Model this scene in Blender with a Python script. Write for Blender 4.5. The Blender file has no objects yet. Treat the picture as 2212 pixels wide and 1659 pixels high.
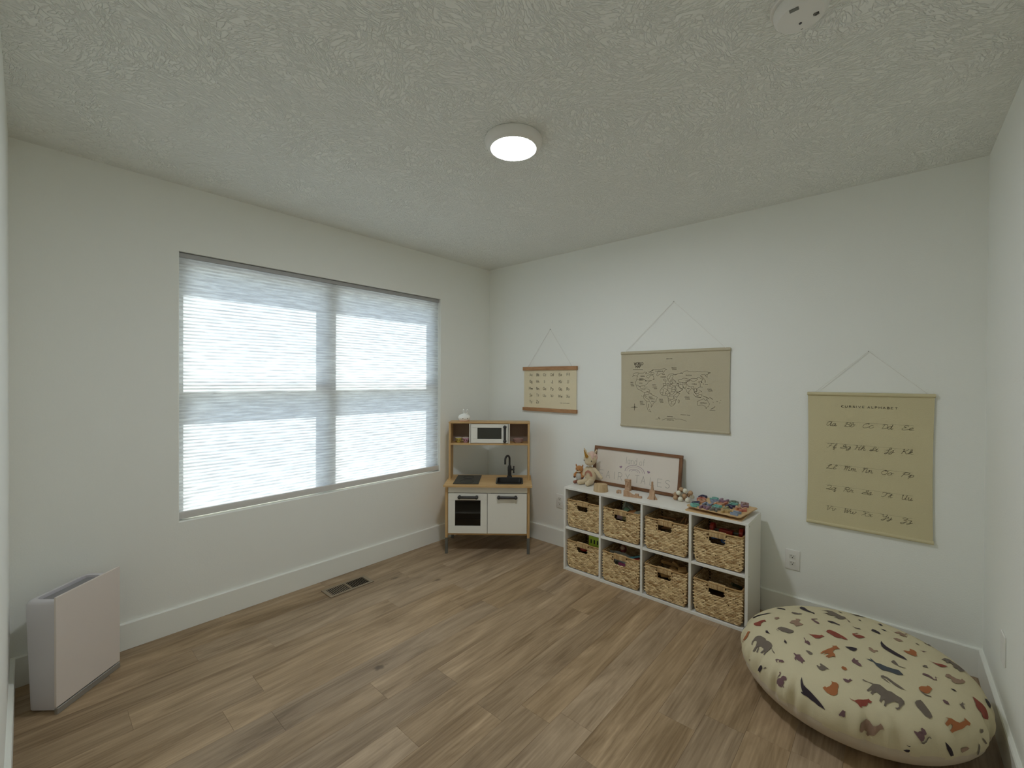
import bpy, bmesh, math, random
from mathutils import Vector, Matrix
from mathutils.geometry import tessellate_polygon

random.seed(7)
scene = bpy.context.scene
COL = scene.collection
PI = math.pi
def R(d): return math.radians(d)

# ------------------------------------------------------------------ camera
CAM = Vector((-2.967, -2.9216, 1.3805))
yaw, pitch, roll = 0.7241, -0.0076, 0.0056
fw = Vector((math.cos(yaw)*math.cos(pitch), math.sin(yaw)*math.cos(pitch), math.sin(pitch)))
rt = Vector((math.sin(yaw), -math.cos(yaw), 0)); up = rt.cross(fw)
r2 = rt*math.cos(roll)+up*math.sin(roll); u2 = -rt*math.sin(roll)+up*math.cos(roll)
cd = bpy.data.cameras.new('camera'); cam = bpy.data.objects.new('camera', cd); COL.objects.link(cam)
cam.matrix_world = Matrix(((r2.x, u2.x, -fw.x, CAM.x), (r2.y, u2.y, -fw.y, CAM.y), (r2.z, u2.z, -fw.z, CAM.z), (0, 0, 0, 1)))
cd.sensor_width = 36; cd.lens = 929.2/2212*36; cd.clip_start = .01
scene.camera = cam

# ------------------------------------------------------------------ world, sun, exposure
SUN_DIR = Vector((.65, 1.0, 1.6)).normalized()          # towards the sun
w = bpy.data.worlds.new('world'); scene.world = w; w.use_nodes = True
nt = w.node_tree; bg = nt.nodes['Background']
sky = nt.nodes.new('ShaderNodeTexSky'); sky.sky_type = 'NISHITA'; sky.sun_disc = False
sky.sun_elevation = math.asin(SUN_DIR.z); sky.sun_rotation = math.atan2(SUN_DIR.x, SUN_DIR.y)
nt.links.new(sky.outputs[0], bg.inputs[0]); bg.inputs[1].default_value = SKY_STRENGTH = 0.42
sd = bpy.data.lights.new('sun', 'SUN'); so = bpy.data.objects.new('sun', sd); COL.objects.link(so)
sd.energy = 11.6; sd.angle = R(.53); sd.color = (1, .985, .98)
so.rotation_euler = SUN_DIR.to_track_quat('Z', 'Y').to_euler(); so.location = (0, 6, 8)
scene.view_settings.view_transform = 'Standard'; scene.view_settings.look = 'None'
scene.view_settings.gamma = 1; scene.view_settings.use_curve_mapping = False
scene.view_settings.exposure = 0.42
LAMP_STRENGTH = 118
scene.cycles.max_bounces = 14; scene.cycles.diffuse_bounces = 10; scene.cycles.transparent_max_bounces = 12
scene.cycles.transmission_bounces = 10
scene.cycles.sample_clamp_indirect = 6

# ------------------------------------------------------------------ helpers
def tag(o, label=None, cat=None, group=None, kind=None):
    if label: o['label'] = label
    if cat: o['category'] = cat
    if group: o['group'] = group
    if kind: o['kind'] = kind
    return o
def empty(name, loc=(0, 0, 0), rz=0, label=None, cat=None, group=None, rot=None):
    o = bpy.data.objects.new(name, None); COL.objects.link(o)
    o.location = loc; o.rotation_euler = rot if rot else (0, 0, rz); o.empty_display_size = .02
    return tag(o, label, cat, group)
class MB:
    def __init__(s): s.v = []; s.f = []; s.t = []; s.mi = []
    def add(s, vs, fs, tint=0., mi=0):
        n = len(s.v); s.v += [tuple(v) for v in vs]
        for f in fs: s.f.append(tuple(n+i for i in f)); s.t.append(tint); s.mi.append(mi)
    def box(s, x0, x1, y0, y1, z0, z1, bev=0, tint=0., mi=0, M=None, seg=1):
        if x0 > x1: x0, x1 = x1, x0
        if y0 > y1: y0, y1 = y1, y0
        if z0 > z1: z0, z1 = z1, z0
        if bev:
            bm = bmesh.new(); bmesh.ops.create_cube(bm, size=1)
            for v in bm.verts: v.co = Vector(((x0+x1)/2+v.co.x*(x1-x0), (y0+y1)/2+v.co.y*(y1-y0), (z0+z1)/2+v.co.z*(z1-z0)))
            bmesh.ops.bevel(bm, geom=bm.edges[:], offset=min(bev, (x1-x0)*.45, (y1-y0)*.45, (z1-z0)*.45), segments=seg, affect='EDGES', profile=.5)
            bm.verts.ensure_lookup_table()
            vs = [v.co.copy() for v in bm.verts]; fs = [[v.index for v in f.verts] for f in bm.faces]; bm.free()
        else:
            vs = [Vector(p) for p in ((x0,y0,z0),(x1,y0,z0),(x1,y1,z0),(x0,y1,z0),(x0,y0,z1),(x1,y0,z1),(x1,y1,z1),(x0,y1,z1))]
            fs = [(0,3,2,1),(4,5,6,7),(0,1,5,4),(1,2,6,5),(2,3,7,6),(3,0,4,7)]
        if M: vs = [M @ v for v in vs]
        s.add(vs, fs, tint, mi); return s
    def cyl(s, p0, p1, r0, r1=None, n=16, caps=True, tint=0., mi=0):
        p0 = Vector(p0); p1 = Vector(p1); r1 = r0 if r1 is None else r1
        return s.tube([p0, p1], [r0, r1], n, caps, tint, mi)
    def tube(s, pts, rs, n=10, caps=True, tint=0., mi=0, closed=False, flat=1.):
        pts = [Vector(p) for p in pts]; m = len(pts)
        if not isinstance(rs, (list, tuple)): rs = [rs]*m
        up = None; rings = []
        for i, p in enumerate(pts):
            if closed: d = pts[(i+1) % m]-pts[i-1]
            else: d = pts[min(i+1, m-1)]-pts[max(i-1, 0)]
            d.normalize()
            if up is None: up = Vector((0, 0, 1)) if abs(d.z) < .9 else Vector((1, 0, 0))
            a = d.cross(up).normalized(); b = a.cross(d); up = b
            rings.append([p+a*math.cos(2*PI*k/n)*rs[i]+b*math.sin(2*PI*k/n)*rs[i]*flat for k in range(n)])
        vs = [v for r in rings for v in r]; fs = []
        for i in range(m if closed else m-1):
            j = (i+1) % m
            for k in range(n): fs.append((i*n+k, i*n+(k+1) % n, j*n+(k+1) % n, j*n+k))
        if caps and not closed: fs.append(tuple(range(n))[::-1]); fs.append(tuple((m-1)*n+k for k in range(n)))
        fs = [f[::-1] for f in fs]
        s.add(vs, fs, tint, mi); return s
    def lathe(s, prof, c=(0, 0, 0), n=32, tint=0., mi=0, M=None):
        vs = []; fs = []; m = len(prof)
        for r, z in prof:
            for k in range(n): vs.append(Vector((c[0]+r*math.cos(2*PI*k/n), c[1]+r*math.sin(2*PI*k/n), c[2]+z)))
        for i in range(m-1):
            for k in range(n): fs.append((i*n+k, i*n+(k+1) % n, (i+1)*n+(k+1) % n, (i+1)*n+k))
        if prof[0][0] > 1e-5: fs.append(tuple(range(n))[::-1])
        if prof[-1][0] > 1e-5: fs.append(tuple((m-1)*n+k for k in range(n)))
        if M: vs = [M @ v for v in vs]
        s.add(vs, fs, tint, mi); return s
    def ell(s, c, r, n=16, m=10, M=None, tint=0., mi=0):
        prof = [(max(1e-6, math.sin(PI*i/m)), -math.cos(PI*i/m)) for i in range(m+1)]
        T = Matrix.Translation(Vector(c)) @ (M if M else Matrix.Identity(4)) @ Matrix.Diagonal((r[0], r[1], r[2], 1))
        return s.lathe(prof, n=n, M=T, tint=tint, mi=mi)
    def prism(s, poly, z0, z1, M=None, tint=0., mi=0):
        """polygon (x,y) extruded z0..z1"""
        n = len(poly)
        a = sum(poly[i][0]*poly[(i+1) % n][1]-poly[(i+1) % n][0]*poly[i][1] for i in range(n))
        if a < 0: poly = poly[::-1]
        vs = [Vector((x, y, z0)) for x, y in poly]+[Vector((x, y, z1)) for x, y in poly]
        tri = tessellate_polygon([[Vector((x, y, 0)) for x, y in poly]])
        fs = []
        for t in tri:
            q = [poly[i] for i in t]; ar = (q[1][0]-q[0][0])*(q[2][1]-q[0][1])-(q[2][0]-q[0][0])*(q[1][1]-q[0][1])
            t = t if ar > 0 else t[::-1]
            fs.append(tuple(i+n for i in t)); fs.append(tuple(t[::-1]))
        for i in range(n): j = (i+1) % n; fs.append((i, j, n+j, n+i))
        if M: vs = [M @ v for v in vs]
        s.add(vs, fs, tint, mi); return s
    def mesh(s, name, mats, smooth=None):
        me = bpy.data.meshes.new(name); me.from_pydata(s.v, [], s.f); me.update()
        if not isinstance(mats, (list, tuple)): mats = [mats]
        for m in mats: me.materials.append(m)
        if any(s.t): a = me.attributes.new('tint', 'FLOAT', 'FACE'); a.data.foreach_set('value', s.t)
        if any(s.mi): me.polygons.foreach_set('material_index', s.mi)
        if smooth is not None:
            me.polygons.foreach_set('use_smooth', [True]*len(me.polygons))
            me.set_sharp_from_angle(angle=R(smooth))
        return me
    def build(s, name, mats, parent=None, smooth=None, loc=None, **kw):
        o = bpy.data.objects.new(name, s.mesh(name, mats, smooth)); COL.objects.link(o)
        if parent: o.parent = parent
        if loc: o.location = loc
        if kw: tag(o, **kw)
        return o
def dup(o, parent=None):
    c = o.copy(); COL.objects.link(c)
    if parent: c.parent = parent
    for ch in [x for x in o.children]: dup(ch, c)
    return c

# ------------------------------------------------------------------ materials
def s2l(c):
    if isinstance(c, str): c = [int(c[i:i+2], 16)/255 for i in (0, 2, 4)]
    return tuple(((x+.055)/1.055)**2.4 if x > .04045 else x/12.92 for x in c)+(1,)
MATS = {}
def mat(name, col, rough=.6, metal=0., noise=None, bump=None, spec=.5, col2=None, coat=0, emit=0, tint=None, alpha=None, sheen=0):
    """noise=(scale,amount,(sx,sy,sz)); bump=(scale,strength,(sx,sy,sz)); tint=col for face attribute mixing"""
    if name in MATS: return MATS[name]
    m = bpy.data.materials.new(name); m.use_nodes = True; MATS[name] = m
    t = m.node_tree; L = t.links; p = t.nodes['Principled BSDF']
    c = s2l(col); p.inputs['Base Color'].default_value = c; p.inputs['Roughness'].default_value = rough
    p.inputs['Metallic'].default_value = metal; p.inputs['Specular IOR Level'].default_value = spec
    if coat: p.inputs['Coat Weight'].default_value = coat
    if sheen: p.inputs['Sheen Weight'].default_value = sheen
    tc = t.nodes.new('ShaderNodeTexCoord')
    def nz(scale, sc, detail=3):
        mp = t.nodes.new('ShaderNodeMapping'); mp.inputs['Scale'].default_value = sc
        L.new(tc.outputs['Object'], mp.inputs[0])
        n = t.nodes.new('ShaderNodeTexNoise'); n.inputs['Scale'].default_value = scale; n.inputs['Detail'].default_value = detail
        L.new(mp.outputs[0], n.inputs[0]); return n
    src = None
    if tint:
        at = t.nodes.new('ShaderNodeAttribute'); at.attribute_name = 'tint'
        mx = t.nodes.new('ShaderNodeMix'); mx.data_type = 'RGBA'; mx.inputs[6].default_value = c; mx.inputs[7].default_value = s2l(tint)
        L.new(at.outputs['Fac'], mx.inputs[0]); src = mx.outputs[2]
    if noise or col2:
        sc, am, st = (noise+((1, 1, 1),))[:3] if noise else (8, .5, (1, 1, 1))
        n = nz(sc, st); mx = t.nodes.new('ShaderNodeMix'); mx.data_type = 'RGBA'
        rr = t.nodes.new('ShaderNodeMapRange'); rr.inputs[1].default_value = .3; rr.inputs[2].default_value = .7; rr.inputs[4].default_value = 1 if col2 else am
        L.new(n.outputs[0], rr.inputs[0]); L.new(rr.outputs[0], mx.inputs[0])
        if src: L.new(src, mx.inputs[6])
        else: mx.inputs[6].default_value = c
        mx.inputs[7].default_value = s2l(col2) if col2 else tuple(x*.55 for x in c[:3])+(1,)
        src = mx.outputs[2]
    if src: L.new(src, p.inputs['Base Color'])
    if bump:
        sc, st, sv = (bump+((1, 1, 1),))[:3]
        n = nz(sc, sv, 4); b = t.nodes.new('ShaderNodeBump'); b.inputs['Strength'].default_value = st; b.inputs['Distance'].default_value = .002
        L.new(n.outputs[0], b.inputs['Height']); L.new(b.outputs[0], p.inputs['Normal'])
    if emit: p.inputs['Emission Color'].default_value = c; p.inputs['Emission Strength'].default_value = emit
    if alpha is not None: p.inputs['Alpha'].default_value = alpha
    return m

wall_paint = mat('wall_paint', 'eff0ea', .75, bump=(170, .35), spec=.25)
trim_paint = mat('trim_paint', 'eff0e9', .45, spec=.4)
white_plastic = mat('white_plastic', 'e8e6e0', .4, spec=.4)
vinyl = mat('vinyl_frame', 'f2f0e6', .4)
ceil = mat('ceiling_texture', 'f0f1eb', .85, spec=.2)
def ceiling_nodes():
    t = ceil.node_tree; L = t.links; N = t.nodes; p = N['Principled BSDF']
    tc = N.new('ShaderNodeTexCoord')
    wn = N.new('ShaderNodeTexNoise'); wn.inputs['Scale'].default_value = 5; wn.inputs['Detail'].default_value = 2; L.new(tc.outputs['Object'], wn.inputs[0])
    ms = N.new('ShaderNodeVectorMath'); ms.operation = 'SCALE'; ms.inputs['Scale'].default_value = .09; L.new(wn.outputs['Color'], ms.inputs[0])
    ad = N.new('ShaderNodeVectorMath'); ad.operation = 'ADD'; L.new(tc.outputs['Object'], ad.inputs[0]); L.new(ms.outputs[0], ad.inputs[1])
    hs = []
    for sc, off in ((5.2, 0.), (6.7, 3.3)):
        v = N.new('ShaderNodeTexVoronoi'); v.inputs['Scale'].default_value = sc
        o2 = N.new('ShaderNodeVectorMath'); o2.operation = 'ADD'; o2.inputs[1].default_value = (off, off*.7, 0); L.new(ad.outputs[0], o2.inputs[0])
        L.new(o2.outputs[0], v.inputs['Vector'])
        sx = N.new('ShaderNodeSeparateColor'); L.new(v.outputs['Color'], sx.inputs[0])
        an = N.new('ShaderNodeMath'); an.operation = 'MULTIPLY'; an.inputs[1].default_value = 3.14; L.new(sx.outputs[0], an.inputs[0])
        vr = N.new('ShaderNodeVectorRotate'); vr.rotation_type = 'Z_AXIS'; L.new(o2.outputs[0], vr.inputs['Vector']); L.new(an.outputs[0], vr.inputs['Angle'])
        mp = N.new('ShaderNodeMapping'); mp.inputs['Scale'].default_value = (24, 72, 1); L.new(vr.outputs[0], mp.inputs[0])
        n = N.new('ShaderNodeTexNoise'); n.inputs['Scale'].default_value = 1; n.inputs['Detail'].default_value = 1.5; L.new(mp.outputs[0], n.inputs[0])
        a = N.new('ShaderNodeMath'); a.operation = 'SUBTRACT'; a.inputs[1].default_value = .5; L.new(n.outputs[0], a.inputs[0])
        b = N.new('ShaderNodeMath'); b.operation = 'ABSOLUTE'; L.new(a.outputs[0], b.inputs[0])
        r = N.new('ShaderNodeMapRange'); r.interpolation_type = 'SMOOTHSTEP'; r.inputs[1].default_value = .055; r.inputs[2].default_value = 0; L.new(b.outputs[0], r.inputs[0])
        hs.append(r)
    mx = N.new('ShaderNodeMath'); mx.operation = 'MAXIMUM'; L.new(hs[0].outputs[0], mx.inputs[0]); L.new(hs[1].outputs[0], mx.inputs[1])
    bp = N.new('ShaderNodeBump'); bp.inputs['Strength'].default_value = .8; bp.inputs['Distance'].default_value = .0034
    L.new(mx.outputs[0], bp.inputs['Height']); L.new(bp.outputs[0], p.inputs['Normal'])
ceiling_nodes()

def wood(name, c1, c2, axis=0, scale=1., rough=.5, rand=0., knots=False):
    if name in MATS: return MATS[name]
    m = bpy.data.materials.new(name); m.use_nodes = True; MATS[name] = m
    t = m.node_tree; L = t.links; N = t.nodes; p = N['Principled BSDF']; p.inputs['Roughness'].default_value = rough
    p.inputs['Specular IOR Level'].default_value = .35
    tc = N.new('ShaderNodeTexCoord'); oi = N.new('ShaderNodeObjectInfo')
    sc = N.new('ShaderNodeMath'); sc.operation = 'MULTIPLY'; sc.inputs[1].default_value = 53.; L.new(oi.outputs['Random'], sc.inputs[0])
    ad = N.new('ShaderNodeVectorMath'); ad.operation = 'ADD'; L.new(tc.outputs['Object'], ad.inputs[0]); L.new(sc.outputs[0], ad.inputs[1])
    st = [9, 9, 9]; st[axis] = 1.5
    mp = N.new('ShaderNodeMapping'); mp.inputs['Scale'].default_value = [x*scale for x in st]; L.new(ad.outputs[0], mp.inputs[0])
    n1 = N.new('ShaderNodeTexNoise'); n1.inputs['Scale'].default_value = 1.1; n1.inputs['Detail'].default_value = 5; n1.inputs['Roughness'].default_value = .6; n1.inputs['Distortion'].default_value = .9
    L.new(mp.outputs[0], n1.inputs[0])
    st2 = [60, 60, 60]; st2[axis] = 2.2
    mp2 = N.new('ShaderNodeMapping'); mp2.inputs['Scale'].default_value = [x*scale for x in st2]; L.new(ad.outputs[0], mp2.inputs[0])
    n2 = N.new('ShaderNodeTexNoise'); n2.inputs['Scale'].default_value = 2; n2.inputs['Detail'].default_value = 3; L.new(mp2.outputs[0], n2.inputs[0])
    cm = N.new('ShaderNodeMath'); cm.operation = 'MULTIPLY_ADD'; cm.inputs[1].default_value = .45; L.new(n2.outputs[0], cm.inputs[0]); L.new(n1.outputs[0], cm.inputs[2])
    mr = N.new('ShaderNodeMapRange'); mr.inputs[1].default_value = .5; mr.inputs[2].default_value = .95; L.new(cm.outputs[0], mr.inputs[0])
    mx = N.new('ShaderNodeMix'); mx.data_type = 'RGBA'; mx.inputs[6].default_value = s2l(c1); mx.inputs[7].default_value = s2l(c2); L.new(mr.outputs[0], mx.inputs[0])
    out = mx.outputs[2]
    if rand:
        hv = N.new('ShaderNodeHueSaturation'); rr = N.new('ShaderNodeMapRange'); rr.inputs[3].default_value = 1-rand; rr.inputs[4].default_value = 1+rand
        L.new(oi.outputs['Random'], rr.inputs[0]); L.new(rr.outputs[0], hv.inputs['Value']); L.new(out, hv.inputs['Color'])
        r3 = N.new('ShaderNodeMath'); r3.operation = 'FRACT'; r4 = N.new('ShaderNodeMath'); r4.operation = 'MULTIPLY'; r4.inputs[1].default_value = 17.3
        L.new(oi.outputs['Random'], r4.inputs[0]); L.new(r4.outputs[0], r3.inputs[0])
        r5 = N.new('ShaderNodeMapRange'); r5.inputs[3].default_value = .93; r5.inputs[4].default_value = 1.07; L.new(r3.outputs[0], r5.inputs[0]); L.new(r5.outputs[0], hv.inputs['Saturation'])
        out = hv.outputs[0]
    if knots:
        mk = N.new('ShaderNodeMapping'); ks = [5.5, 5.5, 5.5]; ks[axis] = 2.1; mk.inputs['Scale'].default_value = ks
        wn = N.new('ShaderNodeTexNoise'); wn.inputs['Scale'].default_value = 22; L.new(ad.outputs[0], wn.inputs[0])
        wm = N.new('ShaderNodeVectorMath'); wm.operation = 'SCALE'; wm.inputs['Scale'].default_value = .05; L.new(wn.outputs['Color'], wm.inputs[0])
        wa = N.new('ShaderNodeVectorMath'); wa.operation = 'ADD'; L.new(ad.outputs[0], wa.inputs[0]); L.new(wm.outputs[0], wa.inputs[1])
        L.new(wa.outputs[0], mk.inputs[0])
        v = N.new('ShaderNodeTexVoronoi'); v.inputs['Scale'].default_value = 1.; L.new(mk.outputs[0], v.inputs['Vector'])
        kr = N.new('ShaderNodeMapRange'); kr.interpolation_type = 'SMOOTHSTEP'; kr.inputs[1].default_value = .11; kr.inputs[2].default_value = .02; kr.inputs[4].default_value = .75
        L.new(v.outputs['Distance'], kr.inputs[0])
        sp = N.new('ShaderNodeSeparateColor'); L.new(v.outputs['Color'], sp.inputs[0])
        gt = N.new('ShaderNodeMath'); gt.operation = 'GREATER_THAN'; gt.inputs[1].default_value = .55; L.new(sp.outputs[0], gt.inputs[0])
        ml = N.new('ShaderNodeMath'); ml.operation = 'MULTIPLY'; L.new(kr.outputs[0], ml.inputs[0]); L.new(gt.outputs[0], ml.inputs[1])
        m3 = N.new('ShaderNodeMix'); m3.data_type = 'RGBA'; L.new(ml.outputs[0], m3.inputs[0]); L.new(out, m3.inputs[6]); m3.inputs[7].default_value = s2l('4a3a28')
        out = m3.outputs[2]
    L.new(out, p.inputs['Base Color'])
    b = N.new('ShaderNodeBump'); b.inputs['Strength'].default_value = .18; b.inputs['Distance'].default_value = .001
    L.new(n2.outputs[0], b.inputs['Height']); L.new(b.outputs[0], p.inputs['Normal'])
    return m
plank_wood = wood('floor_plank_wood', 'b89f80', '7d674c', 0, 1., .48, .07, True)
birch = wood('birch_laminate', 'cfae7c', 'bb9460', 0, 2., .5)
birch_v = wood('birch_laminate_upright', 'cfae7c', 'bb9460', 2, 2., .5)
walnut = wood('walnut_frame', '8c6344', '634128', 0, 3., .5)
oakrail = wood('oak_rail', 'c29468', '9a6d46', 0, 3., .5)
beech = wood('beech_toy', 'c7a688', 'ab8767', 2, 4., .6)
plywood = wood('plywood_board', 'd8b98a', 'c4a070', 0, 3., .5)
dark_metal = mat('dark_metal', '3c3a38', .45, .3)
leg_metal = mat('grey_leg_paint', '67665f', .5, .2)
black_gloss = mat('black_gloss', '1c1b1a', .25)
dark_void = mat('dark_cavity', '14100d', .9)
white_lam = mat('white_laminate', 'e4e2da', .35, spec=.45)
kitchen_white = mat('kitchen_white', 'e6e3d8', .45)

# ------------------------------------------------------------------ single stroke lettering
UP = dict(A="0,0 3.5,10 7,0;1.2,3.5 5.8,3.5", B="0,0 0,10;~0,10 4,10 5.5,7.7 4,5.3 0,5.2;~0,5.2 4.5,5.2 6,2.7 4.5,0 0,0", C="~7,8.5 4,10 1,8 0,5 1,2 4,0 7,1.5",
 D="0,0 0,10;~0,10 4,9.7 7,5 4,.3 0,0", E="6,10 0,10 0,0 6,0;0,5.2 5,5.2", F="6,10 0,10 0,0;0,5.2 5,5.2", G="~7,8.5 4,10 1,8 0,5 1,2 4,0 7,1.5 7,4.5;7,4.5 4.5,4.5",
 H="0,0 0,10;7,0 7,10;0,5.2 7,5.2", I="0,0 0,10", J="~4,10 4,3 3,.3 1.2,0 0,1.5", K="0,0 0,10;6,10 0,4;2,6 6.5,0", L="0,10 0,0 5,0", M="0,0 0,10 4,3 8,10 8,0",
 N="0,0 0,10 7,0 7,10", O="~4,0 .8,1.8 0,5 .8,8.2 4,10 7.2,8.2 8,5 7.2,1.8 4,0", P="0,0 0,10;~0,10 4.5,9.8 6,7.3 4.5,4.8 0,4.7",
 Q="~4,0 .8,1.8 0,5 .8,8.2 4,10 7.2,8.2 8,5 7.2,1.8 4,0;5,3 8,0", R="0,0 0,10;~0,10 4.5,9.8 6,7.3 4.5,4.8 0,4.7;3,4.7 6.5,0", S="~6,8.7 3.2,10 .6,8.3 1.4,6 4.8,4.6 6,2.2 3.4,0 0,1.3",
 T="0,10 7,10;3.5,10 3.5,0", U="~0,10 0,3.5 1,.8 3.5,0 6,.8 7,3.5 7,10", V="0,10 3.5,0 7,10", W="0,10 2.7,0 5,8 7.3,0 10,10", X="0,0 6.5,10;0,10 6.5,0", Y="0,10 3.3,5 6.6,10;3.3,5 3.3,0", Z="0,10 6.5,10 0,0 6.5,0")
_bw = "~5,3 4.5,5.2 2.5,6 .6,5 0,3 .6,1 2.5,0 4.5,.8 5,3"
LO = dict(a=_bw+";5,6 5,0", b="0,10 0,0;"+_bw, c="~4.6,5.2 2.5,6 .6,5 0,3 .6,1 2.5,0 4.6,.8", d="5,10 5,0;"+_bw, e="~0,3.2 5,3.2 4.4,5.2 2.5,6 .6,5 0,3 .6,1 2.5,0 4.6,1",
 f="~3.6,9.6 2,10 1.4,8.5 1.4,4 1.4,0;0,6 3.2,6", g=_bw+";~5,6 5,-1 4,-3 2,-3.2 .4,-2.4", h="0,10 0,0;~0,3.5 1,5.4 2.7,6 4.2,5.2 4.6,3.5 4.6,0", i="0,0 0,6;0,7.8 0,8.4", j="~1,6 1,-1.5 0,-3;1,7.8 1,8.4",
 k="0,0 0,10;4,6 0,2.5;1.4,3.8 4.4,0", l="0,0 0,10", m="0,0 0,6;~0,3.5 .8,5.4 2.2,6 3.4,5.2 3.6,3.5 3.6,0;~3.6,3.5 4.4,5.4 5.8,6 7,5.2 7.2,3.5 7.2,0", n="0,0 0,6;~0,3.5 1,5.4 2.7,6 4.2,5.2 4.6,3.5 4.6,0",
 o=_bw, p="0,6 0,-3;"+_bw, q="5,6 5,-3;"+_bw, r="0,0 0,6;~0,3.5 .8,5.2 2.6,6", s="~4,5.2 2.2,6 .5,4.8 1.2,3.5 3.2,2.7 4.2,1.4 2.3,0 0,.8", t="1.5,8.5 1.5,0;0,6 3.2,6",
 u="~0,6 0,2.4 .7,.5 2.3,0 4,.8 4.6,2.6;4.6,6 4.6,0", v="0,6 2.3,0 4.6,6", w="0,6 1.7,0 3.3,5 4.9,0 6.6,6", x="0,0 4,6;0,6 4,0", y="0,6 2.4,0;4.6,6 1,-3", z="0,6 4,6 0,0 4,0")
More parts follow.
